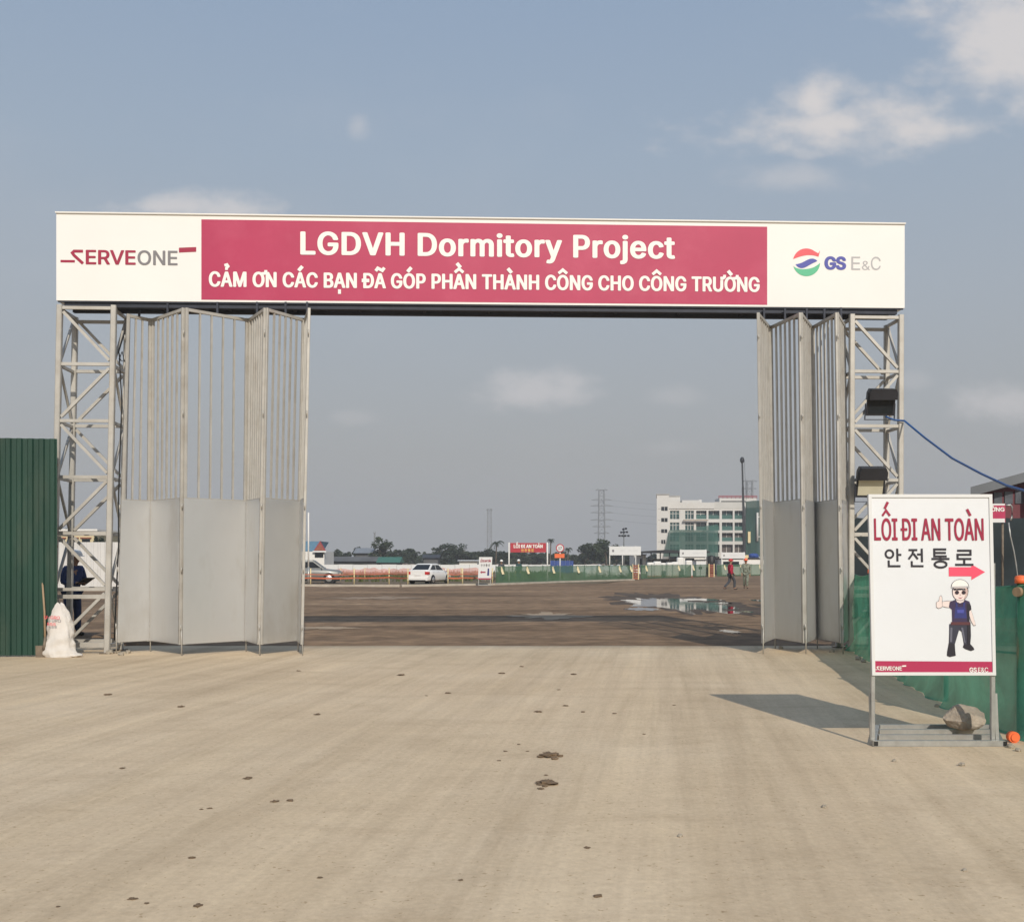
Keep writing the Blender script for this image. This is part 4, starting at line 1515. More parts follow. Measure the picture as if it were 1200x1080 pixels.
# green net fence from the tower towards the viewer
def net_fence():
    pts = [(6.42, 19.35), (6.05, 17.3), (5.54, 14.5), (5.08, 12.0), (4.80, 10.35), (4.78, 9.62), (5.15, 7.8), (5.7, 5.6)]
    root = thing('net_fence', 'green netting fence on green poles running behind the white safety sign', 'fence', (5.4, 13, .012))
    P = [V((x, y, 0)) for x, y in pts]
    # resample
    segs = []
    tot = [0]
    for a, b in zip(P[:-1], P[1:]): tot.append(tot[-1] + (b - a).length)
    def along(s):
        for i in range(len(P) - 1):
            if s <= tot[i+1] + 1e-6:
                return P[i].lerp(P[i+1], (s - tot[i]) / (tot[i+1] - tot[i]))
        return P[-1].copy()
    posts = [0, 2.1, 4.95, 7.5, tot[5], tot[6], tot[7]]
    H = 1.42
    for a, b in zip(posts[:-1], posts[1:]):
        mb = MB()
        nx, nz = 26, 12
        vs = []
        for j in range(nz + 1):
            for i in range(nx + 1):
                s = a + (b - a) * i / nx
                p = along(s)
                t = j / nz
                env = math.sin(math.pi * i / nx)
                sagz = .05 * env * t
                bel = .07 * env * math.sin(math.pi * t) * (1 + .6 * mnoise.noise(V((s * 1.3, t * 2, 0)))) + .025 * mnoise.noise(V((s * 3.5, t * 4, 5)))
                fl = .12 * max(0, .12 - t) / .12 * (1 + mnoise.noise(V((s * 2.3, 0, 9))))
                vs.append((p.x - .03 - bel * .9 - fl, p.y - .02 - bel * .3, .016 + t * (H - .016) - sagz))
        mb.add(vs, [(j*(nx+1)+i, j*(nx+1)+i+1, (j+1)*(nx+1)+i+1, (j+1)*(nx+1)+i) for j in range(nz) for i in range(nx)], True)
        mb.build('net', M['net_green'], root, recalc=False)
        for z, r in ((H - .01, .016), (.78, .012)):
            mb = MB()
            mb.tube([V((*along(a + (b - a) * q / 6).xy, z - .04 * math.sin(math.pi * q / 6))) for q in range(7)], r, 6)
            mb.build('rail', M['pole_green'], root)
    for s in posts:
        p = along(s)
        mb = MB()
        r = .036 if abs(s - tot[5]) < .01 else .027
        mb.tube([(p.x, p.y, .012), (p.x, p.y, H + .04)], r, 12)
        post = mb.build('post', M['pole_green'], root)
        mb = MB()
        mb.tube([(p.x, p.y, H + .02), (p.x, p.y, H + .075)], r + .018, 12)
        mb.ball((p.x, p.y, H + .075), r + .018, 12, 6, (1, 1, .4))
        mb.build('post_cap', M['orange'], post)
    # clamp with bare board ends at the near post
    p = along(tot[5])
    mb = MB()
    mb.tube([(p.x - .07, p.y - .06, H - .06), (p.x + .0, p.y - .02, H - .06)], .045, 12)
    mb.build('clamp', M['wood'], root)
net_fence()
c = V(((1187 - 600) / F * 9.25, 9.25, .062))
mb = MB()
mb.tube([c + V((0, -.03, 0)), c + V((0, .03, 0))], .05, 16)
mb.tube([c + V((0, -.045, 0)), c + V((0, -.028, 0))], .034, 16)
tag(mb.build('plastic_cap', M['orange'], loc=tuple(c)), 'loose orange plastic cap lying at the foot of the green net fence', 'cap')

# clods and pebbles scattered on the concrete
def debris():
    spots = [(645, 886, 26, 0), (641, 918, 22, 0), (634, 924, 10, 0), (700, 1050, 14, 0), (290, 912, 12, 0), (322, 939, 12, 0), (340, 938, 11, 0), (232, 1061, 14, 0), (155, 1053, 12, 0),
             (375, 1028, 8, 0), (540, 1031, 8, 0), (688, 993, 9, 0), (631, 834, 13, 0), (663, 827, 10, 0), (683, 834, 8, 0), (720, 836, 9, 0), (525, 812, 11, 0), (372, 837, 12, 0),
             (126, 814, 14, 0), (470, 791, 14, 0), (588, 789, 12, 0), (612, 781, 8, 0), (672, 790, 10, 0), (790, 826, 6, 0), (143, 900, 8, 0), (246, 947, 8, 0), (350, 786, 8, 0),
             (212, 828, 12, 0), (585, 891, 6, 0), (592, 880, 6, 0), (225, 1005, 12, 0), (655, 808, 6, 0), (608, 872, 5, 0), (618, 880, 5, 0), (236, 948, 6, 0), (68, 1062, 7, 0), (640, 908, 6, 0),
             (172, 1058, 7, 0), (500, 815, 6, 0), (755, 860, 5, 0),
             (797, 980, 7, 1), (966, 946, 7, 1), (1130, 1020, 6, 1), (1048, 892, 6, 1), (1127, 897, 8, 1), (1184, 876, 10, 1), (1193, 880, 8, 1), (1154, 852, 8, 1), (1098, 828, 7, 1), (1062, 797, 8, 1),
             (1012, 776, 7, 1), (1006, 773, 8, 1), (128, 766, 9, 1), (142, 768, 8, 1), (150, 765, 7, 1), (915, 760, 6, 1), (975, 764, 7, 1), (92, 768, 6, 1)]
    for i, (x, y, wpx, kind) in enumerate(spots):
        p = G(x, y, .012)
        r = wpx / F * p.y / 2 * ((.58 if y < 840 else .70) if kind == 0 and wpx < 18 else .88)
        mb = MB()
        if kind == 0:
            mb.ball(p + V((0, 0, r * .16)), r, 14, 8, (1.0, .8 + .5 * ((i * 7) % 5) / 5, .22), .95, i)
            if wpx > 18:
                for k in range(4):
                    a = k * 1.7 + i
                    mb.ball(p + V((math.cos(a) * r * 1.0, math.sin(a) * r * 1.6, r * .08)), r * .4, 8, 5, (1, 1, .3), .5, i + k)
        else:
            mb.ball(p + V((0, 0, r * .45)), r, 10, 6, (1.0, .9, .75), .45, i)
        o = mb.build('dirt_clod' if kind == 0 else 'pebble', M['clod'] if kind == 0 else M['pebble'], loc=tuple(p))
        if wpx > 18:
            tag(o, ('largest flat cluster of dark dried mud on the open concrete' if i == 0 else 'dark crumbled mud lump with crumbs, just below the largest cluster'), 'dirt clod', 'clods of dried mud on the concrete')
        elif kind == 0:
            tag(o, 'small dark clod of dried mud on the dusty concrete', 'dirt clod', 'clods of dried mud on the concrete')
        else:
            tag(o, 'small pale pebble lying on the dusty concrete', 'pebble', 'pebbles on the concrete')
debris()

# ================================================================== PEOPLE
def skin_mesh(name, verts, edges, radii, m, parent, root=0, sub=1):
    me = D.meshes.new(name + '_cage')
    me.from_pydata(verts, edges, [])
    o = D.objects.new(name + '_cage', me)
    COL.objects.link(o)
    md = o.modifiers.new('skin', 'SKIN')
    md.use_smooth_shade = True
    for i, r in enumerate(radii):
        sv = me.skin_vertices[0].data[i]
        sv.radius = r if isinstance(r, tuple) else (r, r)
        sv.use_root = (i == root)
    s = o.modifiers.new('sub', 'SUBSURF'); s.levels = sub; s.render_levels = sub
    dg = bpy.context.evaluated_depsgraph_get(); dg.update()
    nm = D.meshes.new_from_object(o.evaluated_get(dg))
    nm.name = name
    D.objects.remove(o); D.meshes.remove(me)
    nm.materials.clear(); nm.materials.append(m)
    for p in nm.polygons: p.use_smooth = True
    r = D.objects.new(name, nm)
    return link(r, parent)

def person(label, loc, rz, pose, shirt, trousers, hat, group=None, head_fwd=0.0, scale=1.0, bend=0.0):
    """pose: knees, ankles, elbows, wrists for (right, left); x right, y forward, z up"""
    root = thing('person', label, 'person', loc, group, rz)
    root.scale = (scale,) * 3
    names, vs, rad = {}, [], []
    def ad(n, p, r):
        names[n] = len(vs); vs.append(V(p)); rad.append(r)
    b = bend
    ad('pelvis', (0, 0, .93), (.135, .10))
    ad('belly', (0, b * .3, 1.08), (.13, .095))
    ad('chest', (0, b * .8, 1.28), (.15, .11))
    ad('neckb', (0, b, 1.42), (.075, .07))
    ad('neck', (0, b + .01 + head_fwd * .4, 1.49), .052)
    ad('skull', (0, b + .03 + head_fwd, 1.58), (.075, .09))
    ad('crown', (0, b + .02 + head_fwd, 1.68), (.07, .085))
    ad('nose', (0, b + .135 + head_fwd, 1.565), .014)
    E = [('pelvis', 'belly'), ('belly', 'chest'), ('chest', 'neckb'), ('neckb', 'neck'), ('neck', 'skull'), ('skull', 'crown'), ('skull', 'nose')]
    for s, side in ((1, 'r'), (-1, 'l')):
        ad('ear' + side, (s * .085, b + .015 + head_fwd, 1.585), .016)
        E.append(('skull', 'ear' + side))
        kn, an, el, wr = pose[side]
        ad('hip' + side, (s * .095, 0, .86), .088)
        ad('knee' + side, kn, .058)
        ad('ank' + side, an, .040)
        toe = V(an) + V((s * .02, .15, -.035))
        ad('heel' + side, V(an) + V((0, -.03, -.05)), .034)
        ad('toe' + side, toe, .03)
        E += [('pelvis', 'hip' + side), ('hip' + side, 'knee' + side), ('knee' + side, 'ank' + side), ('ank' + side, 'heel' + side), ('ank' + side, 'toe' + side)]
        ad('sho' + side, (s * .185, b * .95, 1.39), .062)
        ad('elb' + side, el, .043)
        ad('wri' + side, wr, .030)
        E += [('chest', 'sho' + side), ('sho' + side, 'elb' + side), ('elb' + side, 'wri' + side)]
        d = (V(wr) - V(el)).normalized()
        sd = d.cross(V((0, 1, 0)) if abs(d.y) < .7 else V((0, 0, 1))).normalized()
        palm = V(wr) + d * .075
        ad('palm' + side, palm, (.034, .02))
        E.append(('wri' + side, 'palm' + side))
        for k in range(4):
            o = sd * (.027 - .018 * k)
            ln = (.075, .085, .08, .06)[k]
            ad('f%d%s' % (k, side), palm + o + d * (.03 + ln * .5), .0095)
            ad('g%d%s' % (k, side), palm + o * 1.1 + d * (.03 + ln) + V((0, .012, -.008)), .0085)
            E += [('palm' + side, 'f%d%s' % (k, side)), ('f%d%s' % (k, side), 'g%d%s' % (k, side))]
        ad('th' + side, palm - d * .02 + sd * .045, .011)
        ad('tt' + side, palm + d * .025 + sd * .06, .0095)
        E += [('palm' + side, 'th' + side), ('th' + side, 'tt' + side)]
    body = skin_mesh('body', vs, [(names[a], names[c]) for a, c in E], rad, M['skin'], root, 0, 1)
    def cloth(nm, keys, grow, m):
        idx = {k: i for i, k in enumerate(keys)}
        e = [(idx[a], idx[c]) for a, c in E if a in idx and c in idx]
        rr = []
        for k in keys:
            r = rad[names[k]]
            g = grow.get(k, .016) if isinstance(grow, dict) else grow
            rr.append((r[0] + g, r[1] + g) if isinstance(r, tuple) else (r + g, r + g))
        return skin_mesh(nm, [vs[names[k]] for k in keys], e, rr, m, root, 0, 1)
    cloth('trousers', ['pelvis', 'hipr', 'kneer', 'ankr', 'hipl', 'kneel', 'ankl'], {'pelvis': .018, 'kneer': .024, 'kneel': .024, 'ankr': .026, 'ankl': .026}, trousers)
    cloth('jacket', ['belly', 'pelvis', 'chest', 'neckb', 'shor', 'elbr', 'wrir', 'shol', 'elbl', 'wril'], {'pelvis': .028, 'belly': .03, 'chest': .026, 'neckb': .012, 'elbr': .02, 'elbl': .02, 'wrir': .016, 'wril': .016}, shirt)
    for side in ('r', 'l'):
        a, h, t = vs[names['ank' + side]], vs[names['heel' + side]], vs[names['toe' + side]]
        skin_mesh('shoe', [a + V((0, 0, -.02)), h, (h + t) / 2, t + V((0, .03, 0))], [(0, 1), (1, 2), (2, 3)], [.05, .048, .046, .036], M['shoe'], root)
    c = vs[names['crown']]
    mb = MB()
    for i in range(1):
        rings = []
        n = 18
        for j in range(7):
            t = j / 6 * math.pi / 2
            rr = math.cos(t)
            rings.append([c + V((.118 * rr * math.cos(2*math.pi*k/n), .142 * rr * math.sin(2*math.pi*k/n), -.02 + .125 * math.sin(t))) for k in range(n)])
        mb.loft(rings)
        brim = [[c + V((q * .118 * math.cos(2*math.pi*k/n), q2 * .142 * math.sin(2*math.pi*k/n) + (.03 if math.sin(2*math.pi*k/n) > 0 else 0) * (q > 1.05), z)) for k in range(n)] for q, q2, z in ((.98, .98, -.02), (1.14, 1.16, -.032), (1.14, 1.16, -.040), (.98, .98, -.03))]
        mb.loft(brim)
    mb.build('helmet', hat, root, local=True)
    hd = vs[names['skull']]
    for s in (-1, 1):
        mb = MB()
        mb.ball(hd + V((s * .032, .088, .018)), .011, 8, 6)
        mb.build('eye', M['hair'], root, local=True)
    mb = MB()
    mb.box(hd + V((0, .093, -.045)), (.045, .012, .01))
    mb.build('mouth', M['red_roof'], root, local=True)
    return root

stand = dict(r=((.10, .03, .49), (.11, -.02, .09), (.24, -.03, 1.12), (.22, .10, .88)), l=((-.10, .01, .49), (-.11, -.04, .09), (-.24, -.03, 1.12), (-.22, .10, .88)))
read = dict(r=((.11, .02, .49), (.16, -.03, .09), (.25, .04, 1.10), (.10, .30, 1.10)), l=((-.10, .04, .49), (-.13, .0, .09), (-.25, .06, 1.12), (-.06, .30, 1.08)))
walk = dict(r=((.09, .22, .50), (.09, .20, .10), (.23, -.12, 1.12), (.20, -.02, .88)), l=((-.09, .0, .50), (-.09, -.36, .13), (-.24, .14, 1.12), (-.20, .30, .92)))
walk2 = dict(r=((.09, -.02, .49), (.09, -.16, .10), (.25, .05, 1.12), (.22, .18, .90)), l=((-.09, .16, .50), (-.09, .10, .09), (-.26, -.08, 1.12), (-.24, -.04, .86)))

# mound of earth where the nearest worker stands
def mound():
    mb = MB()
    cx, cy, rx, ry = -8.7, 21.1, 2.2, 1.1
    rings = []
    n = 28
    for j in range(6):
        t = j / 5
        rings.append([V((cx + rx * (1 - t * .65) * math.cos(2*math.pi*k/n) * (1 + .08 * mnoise.noise(V((math.cos(2*math.pi*k/n)*2, math.sin(2*math.pi*k/n)*2, 3)))),
                         cy + ry * (1 - t * .65) * math.sin(2*math.pi*k/n), -.05 + .20 * (1 - (1 - t) ** 2))) for k in range(n)])
    mb.loft(rings)
    tag(mb.build('earth_mound', M['earth']), kind='structure')
mound()
wp = V(((84.5 - 600) / F * 20.6, 20.6, .135))
person('person in navy work clothes and white helmet reading papers behind the lattice tower', tuple(wp), R_(-122), read, M['navy'], M['navy2'], M['hat_white'], None, .06, .98, .05)
def tablet():
    p = wp + V((.37, -.24, 1.115))
    Mx = Matrix.Rotation(R_(-122), 4, 'Z') @ Matrix.Rotation(R_(25), 4, 'X')
    mb = MB()
    mb.box(p, (.23, .31, .012), Mx)
    root = thing('clipboard', 'dark clipboard held open by the person behind the lattice tower', 'clipboard', tuple(p))
    mb.build('board', M['trim_black'], root)
    mb = MB()
    mb.box(p + Mx @ V((0, -.01, .009)), (.20, .26, .004), Mx)
    mb.build('sheet', M['paper'], root)
tablet()
gp = G(856, 691.0)
person('person in red jacket, grey trousers and red helmet walking across the earth yard', tuple(gp), R_(-75), walk, M['red_cloth'], M['grey_cloth'], M['hat_red'], None, .0, 1.0)
gp = G(874, 689.5)
person('person in pale camouflage clothes and orange helmet walking beside the one in red', tuple(gp), R_(165), walk2, M['camo'], M['camo'], M['hat_orange'], None, .0, 1.02)
gp = W(608, 683.5, 77.5); gp.z = 0
person('person with white helmet in dark clothes standing behind the far green fence under the banner', tuple(gp), R_(150), stand, M['teal_cloth'], M['grey_cloth'], M['hat_white'], None, .0, 1.0)
gp = W(587.5, 684, 75.5); gp.z = 0
person('person with white helmet half hidden beside the small far white sign', tuple(gp), R_(200), stand, M['grey_cloth'], M['grey_cloth'], M['hat_white'], None, .0, .98)

# ================================================================== VEHICLES
def wheel(root, x, y, r, w, side):
    mb = MB()
    n = 20
    mb.loft([[(x + rr * math.cos(2*math.pi*k/n), y + o, r + rr * math.sin(2*math.pi*k/n)) for k in range(n)] for rr, o in ((r*.9, -w/2), (r, -w*.3), (r, w*.3), (r*.9, w/2))])
    wh = mb.build('wheel', M['tyre'], root, local=True)
    mb = MB()
    o = side * (w/2 + .004)
    mb.loft([[(x + rr * math.cos(2*math.pi*k/n), y + o + q, r + rr * math.sin(2*math.pi*k/n)) for k in range(n)] for rr, q in ((r*.66, 0), (r*.6, side*.012), (r*.2, side*.006), (r*.1, side*.02))])
    mb.build('rim', M['rim'], wh, local=True)

def car(name, label, cat, loc, rz, paint, st, house, wheels, tail_x, nose_x, wide, group=None, r=.31):
    """body runs along +x (nose at +x). st: stations (x, z_low, z_belt, half width); house: (x, z, half width) roofline corner rings"""
    root = thing(name, label, cat, loc, group, rz)
    mb = MB()
    rings = []
    for (x, z0, z1, hw) in st:
        c = .10
        rings.append([(x, -hw*.93, z0), (x, -hw, z0 + c), (x, -hw*1.0, z0 + (z1-z0)*.55), (x, -hw*.97, z1 - c), (x, -hw*.86, z1), (x, 0, z1 + .025),
                      (x, hw*.86, z1), (x, hw*.97, z1 - c), (x, hw*1.0, z0 + (z1-z0)*.55), (x, hw, z0 + c), (x, hw*.93, z0)])
    mb.loft(rings)
    body = mb.build('body', paint, root, local=True)
    # greenhouse
    (xa, za), (xb, zb), (xc, zc), (xd, zd) = house          # rear base, rear top, front top, front base
    hb, ht = wide * .86, wide * .68
    mb = MB()
    pr = [(xa, za, hb), (xb, zb - .05, ht + .03), (xb + .10, zb, ht * .9), (xc - .12, zc, ht * .9), (xc, zc - .05, ht + .03), (xd, zd, hb)]
    Lr = [V((x, -h, z)) for x, z, h in pr]; Rr = [V((x, h, z)) for x, z, h in pr]
    n = len(pr)
    mb.add(Lr + Rr, [tuple(range(n)), tuple(range(n, 2*n))[::-1]] + [(i, n+i, n+(i+1) % n, (i+1) % n) for i in range(n)], False)
    mb.build('cabin', paint, root, local=True)
    # glass: rear, windscreen, sides
    def quad(pts, nm, off, mt=M['glass_dark']):
        q = [V(p) + V(off) for p in pts]
        c = sum(q, V((0, 0, 0))) / 4
        mb = MB()
        mb.add(q, [(0, 1, 2, 3)])
        return mb.build(nm, mt, root, local=True)
    def sh(p, c, k): return c + (p - c) * k
    def pane(i, j, nm):
        q = [Lr[i], Rr[i], Rr[j], Lr[j]]
        c = sum(q, V((0, 0, 0))) / 4
        nrm = (q[1] - q[0]).cross(q[2] - q[1]).normalized()
        if nrm.dot(c - V(((xb + xc) / 2, 0, za))) < 0: nrm = -nrm
        quad([sh(p, c, .86) for p in q], nm, nrm * .008)
    pane(0, 1, 'rear_window')
    pane(5, 4, 'windscreen')
    for s in (-1, 1):
        S = Lr if s < 0 else Rr
        def on(x, t):                      # point on cabin side at x, t 0 belt..1 top
            zb_, hb_ = za + (zd - za) * (x - xa) / (xd - xa), hb
            zt_ = zb - .06
            h = hb_ + (ht + .03 - hb_) * t
            return V((x, s * (h + .008), zb_ + (zt_ - zb_) * t))
        mid = (xb + xc) / 2 - .08
        lo, hi = .10, .90
        fx = lambda x0, x1, t: x0 + (x1 - x0) * t
        rx = lambda t: fx(xa, xb, t) + .12
        fxx = lambda t: fx(xd, xc, t) - .12
        quad([on(rx(lo), lo), on(mid - .04, lo), on(mid - .04, hi), on(rx(hi), hi)], 'side_window', (0, 0, 0))
        quad([on(mid + .04, lo), on(fxx(lo), lo), on(fxx(hi), hi), on(mid + .04, hi)], 'side_window', (0, 0, 0))
        mb = MB()
        mb.ball(V((xd - .18, s * (wide + .07), zd + .06)), .09, 10, 6, (.7, 1, .8))
        mb.build('wing_mirror', paint, root, local=True)
        for xx in (mid - .75, mid + .12):
            mb = MB()
            mb.box((xx, s * (wide + .004), za - .13), (.16, .022, .03))
            mb.build('door_handle', paint, root, local=True)
    for wx in wheels:
        for s in (-1, 1):
            mb = MB()
            n = 20
            mb.loft([[(wx + (r + .05) * math.cos(2*math.pi*k/n), s * (wide - o), r + (r + .05) * math.sin(2*math.pi*k/n)) for k in range(n)] for o in (-.004, .12)])
            mb.build('wheel_arch', M['trim_black'], root, local=True)
            wheel(root, wx, s * (wide - .085), r, .20, s)
    zt = st[0][2]
    for s in (-1, 1):
        mb = MB()
        mb.box((tail_x - .0, s * (wide * .80), zt - .17), (.05, .24, .20))
        mb.box((tail_x + .12, s * (wide * .955), zt - .17), (.24, .05, .18))
        mb.build('tail_light', M['tail_red'], root, local=True)
        mb = MB()
        mb.box((nose_x - .02, s * (wide * .72), st[-1][2] - .12), (.08, .34, .15))
        mb.build('headlight', M['lamp_glass'], root, local=True)
    mb = MB()
    mb.box((tail_x - .03, 0, .36), (.10, wide * 1.86, .20))
    mb.build('rear_bumper', paint, root, local=True)
    mb = MB()
    mb.box((tail_x - .085, 0, .27), (.02, wide * 1.5, .06))
    mb.build('bumper_lip', M['trim_black'], root, local=True)
    mb = MB()
    mb.box((tail_x - .012, 0, zt - .30), (.03, .50, .12))
    mb.build('number_plate', M['paper'], root, local=True)
    mb = MB()
    mb.box(((tail_x + nose_x) / 2, 0, .24), ((nose_x - tail_x) * .9, wide * 1.7, .14))
    mb.build('underbody', M['trim_black'], root, local=True)
    return root
cp = G(502, 684.0)
car('parked_car', 'white saloon car seen from its rear corner, parked behind the orange barrier', 'car', (cp.x, cp.y + 1.2, 0), R_(71), M['car_white'],
    [(-2.12, .30, .96, .70), (-2.02, .24, 1.0, .80), (-1.2, .22, 1.0, .845), (.6, .22, .95, .85), (1.2, .22, .90, .845), (1.95, .24, .76, .78), (2.12, .32, .64, .66)],
    [(-1.75, .99), (-1.0, 1.46), (.15, 1.46), (1.0, .93)], (-1.32, 1.32), -2.12, 2.1, .85)
car('pickup_truck', 'silver grey pickup partly hidden by the folding gate, behind the orange barrier', 'pickup', (-14.9, 75.5, 0), R_(3), M['car_silver'],
    [(-2.5, .48, 1.05, .82), (-2.4, .42, 1.08, .87), (-.9, .40, 1.08, .90), (.7, .40, 1.08, .90), (1.3, .40, 1.04, .89), (2.1, .42, .96, .86), (2.35, .50, .82, .76)],
    [(-1.0, 1.07), (-.75, 1.70), (.35, 1.72), (1.15, 1.06)], (-1.5, 1.5), -2.5, 2.32, .90, r=.37)

# ================================================================== BARRIERS AND FAR FENCES
def orange_barrier():
    pts = [G(300, 685.6), G(364, 685.6), G(415, 685.6), G(456, 684.6), G(478, 685.8), G(525, 685.6), G(542, 685.4), G(577, 684.4)]
    root = thing('tape_barrier', 'orange tape and netting barrier on cream posts in front of the parked cars', 'barrier', (pts[2].x, pts[2].y, 0))
    for p in pts:
        mb = MB()
        mb.tube([(p.x, p.y, 0), (p.x, p.y, 1.15)], .045, 8)
        mb.build('post', M['cream_post'], root)
    for z, w in ((.74, .06), (.50, .10)):
        for i, (a, b) in enumerate(zip(pts[:-1], pts[1:])):
            if i == 4: continue           # the white car stands in this gap
            mb = MB()
            ln = sag(a + V((0, -.05, z)), b + V((0, -.05, z)), .03, 8)
            for p, q in zip(ln[:-1], ln[1:]): mb.bar(p, q, .008, w)
            mb.build('tape', M['orange_tape'], root)
    rnd = random.Random(8)
    a, b = V((-18, 84, 0)), V((-2.2, 84, 0))
    n = 40
    mb = MB()
    vs = []
    for j in range(2):
        for i in range(n + 1):
            p = a.lerp(b, i / n)
            vs.append((p.x, p.y + .05 * rnd.uniform(-1, 1), (.55 + .08 * rnd.uniform(-1, 1)) if j == 0 else (1.02 + .10 * rnd.uniform(-1, 1))))
    mb.add(vs, [(i, i+1, n+1+i+1, n+1+i) for i in range(n)])
    o = mb.build('safety_net', M['pink_net'], root, recalc=False)
    for i in range(9):
        p = a.lerp(b, i / 8)
        mb = MB()
        mb.tube([(p.x, p.y, 0), (p.x, p.y, 1.1)], .03, 6)
        mb.build('net_post', M['cream_post'], root)
orange_barrier()

def green_fence(label, a_px, b_px, ribbons, seed):
    a, b = G(*a_px), G(*b_px)
    root = thing('mesh_fence', label, 'fence', ((a.x + b.x) / 2, (a.y + b.y) / 2, 0), 'green mesh fences around the earth yard')
    H = 1.28
    L0 = (b - a).length
    n = max(3, int(L0 / 2.0))
    def at(s, z, o=0): 
        p = a.lerp(b, s); return V((p.x, p.y + o, z))
    # net as panels between every third post
    k = max(1, n // 3)
    i = 0
    while i < n:
        j = min(n, i + 3)
        mb = MB()
        m = (j - i) * 4
        vs = []
        for r in range(5):
            for q in range(m + 1):
                s = (i + (j - i) * q / m) / n
                vs.append(at(s, .03 + (H - .03) * r / 4 - .03 * math.sin(q * 1.6) ** 2 * (r == 4), -.05 + .035 * mnoise.noise(V((s * 60, r * .8, seed)))))
        mb.add(vs, [(r*(m+1)+q, r*(m+1)+q+1, (r+1)*(m+1)+q+1, (r+1)*(m+1)+q) for r in range(4) for q in range(m)], True)
        mb.build('net', M['net_far'], root, recalc=False)
        i = j
    for i in range(n + 1):
        p = at(i / n, 0)
        mb = MB()
        mb.tube([(p.x, p.y + .02, 0), (p.x, p.y + .02, H + .04)], .03, 6)
        mb.build('post', M['galv'], root)
    for z in (H - .03, .12):
        mb = MB()
        mb.tube([at(0, z, .0), at(1, z, .0)], .022, 6)
        mb.build('rail', M['galv'], root)
    for px in ribbons:
        s = min(.99, max(.01, (px - a_px[0]) / (b_px[0] - a_px[0])))
        # account for perspective along the fence
        t = s * a.y / (b.y + s * (a.y - b.y))
        p = at(t, 0)
        mb = MB()
        w = .17
        mb.add([V((p.x - w*.8, p.y - .12, 1.20)), V((p.x + w*.1, p.y - .14, 1.23)), V((p.x + w*1.1, p.y - .12, .72)), V((p.x + w*.2, p.y - .15, .69))], [(0, 1, 2, 3)])
        o = mb.build('marker_flag', M['cream_flag'], root, recalc=False)
        so = o.modifiers.new('thickness', 'SOLIDIFY'); so.thickness = .01
M['cream_flag'] = mat('cream_flag', (.72, .62, .40), .7, var=.1)
green_fence('long green mesh fence with cream flags, from the small white sign to the wooden gap', (581, 684.5), (741, 679.3), (588, 618, 648, 677, 702, 726, 739), 1)
green_fence('green mesh fence stretch between the wooden gap and the second gap, below the white buildings', (751, 678.2), (831, 675.6), (757, 795, 812), 2)
green_fence('short green mesh fence stretch behind the two walking people', (840, 675.4), (905, 674.0), (849, 868, 890), 3)
# timber stacks that stand in the two gaps
for (px, py, lab) in ((746, 679, 'stack of reddish timber filling the first gap in the far green fence'), (835.5, 676, 'stack of reddish timber filling the second gap in the far green fence')):
    p = G(px, py) + V((0, 1.0, 0))
    root = thing('timber_stack', lab, 'timber', tuple(p), 'timber stacks in the fence gaps')
    for k in range(6):
        mb = MB()
        mb.box((p.x, p.y, .10 + k * .22), (.62, .5, .15))
        mb.build('plank', M['pallet'], root)
    for s in (-.26, .26):
        mb = MB()
        mb.box((p.x + s, p.y - .27, .68), (.09, .04, 1.36))
        mb.build('batten', M['cream_post'], root)

# white sheet fence across the far side
def far_white_fence():
    y = 150.0
    root = thing('sheet_fence', 'long low white sheet fence across the far side of the yard, before the trees', 'fence', (-10, y, 0))
    x0, x1 = -34.0, 13.0
    n = 22
    for i in range(n):
        a, b = x0 + (x1 - x0) * i / n, x0 + (x1 - x0) * (i + 1) / n
        mb = MB()
        mb.box(((a + b) / 2, y + .03 * (i % 2), .56), (b - a - .05, .05, 1.10 + .05 * math.sin(i * 2.1)))
        mb.build('sheet', M['white_clean'], root)
        mb = MB()
        mb.bar((a, y + .1, 0), (a, y + .1, 1.15), .08, .08, up=(0, 1, 0))
        mb.build('post', M['galv'], root)
far_white_fence()

# white corrugated hoarding and cream house behind the left tower
def left_background():
    y = 60.0
    root = thing('corrugated_hoarding', 'tall white corrugated hoarding behind the left lattice tower', 'hoarding', (-28, y, 0))
    mb = MB()
    cols = []
    x = -42.0
    while x < -18.6:
        for o, dp in ((0, 0), (.12, 0), (.16, .05), (.28, .05), (.32, 0)): cols.append((x + o, dp))
        x += .40
    vs = [(cx, y - dp, z) for z in (0.02, 2.75) for cx, dp in cols]
    m = len(cols)
    mb.add(vs, [(i, i+1, m+i+1, m+i) for i in range(m-1)])
    mb.build('sheets', M['corr_white'], root, recalc=False)
    for i in range(8):
        mb = MB()
        mb.bar((-41.5 + i * 3.2, y + .08, 0), (-41.5 + i * 3.2, y + .08, 2.6), .08, .08, up=(0, 1, 0))
        mb.build('post', M['galv'], root)
    mb = MB()
    mb.bar((-41.9, y + .04, .35), (-18.8, y + .04, .35), .05, .1)
    mb.build('rail', M['galv'], root)
    # cream house
    y = 95.0
    a, b = W(58, 620, y), W(111, 634, y)
    root = thing('house', 'cream walled low house with dark roof behind the white hoarding', 'house', ((a.x + b.x) / 2, y, 0))
    mb = MB(); mb.box(((a.x + b.x)/2, y + 3, 2.2), (b.x - a.x, 6, 4.4)); mb.build('wall', M['cream_wall'], root)
    mb = MB(); mb.box(((a.x + b.x)/2, y + 3, 4.5), (b.x - a.x + .8, 6.8, .18)); mb.build('roof', M['white_paint'], root)
    for k in range(3):
        x = a.x + (b.x - a.x) * (.25 + .28 * k)
        mb = MB(); mb.box((x, y - .03, 3.2), (.75, .05, .9)); w = mb.build('window', M['glass_dark'], root)
        mb = MB(); mb.box((x, y - .08, 3.78), (1.0, .12, .10)); mb.build('lintel', M['pallet'], w)
left_background()

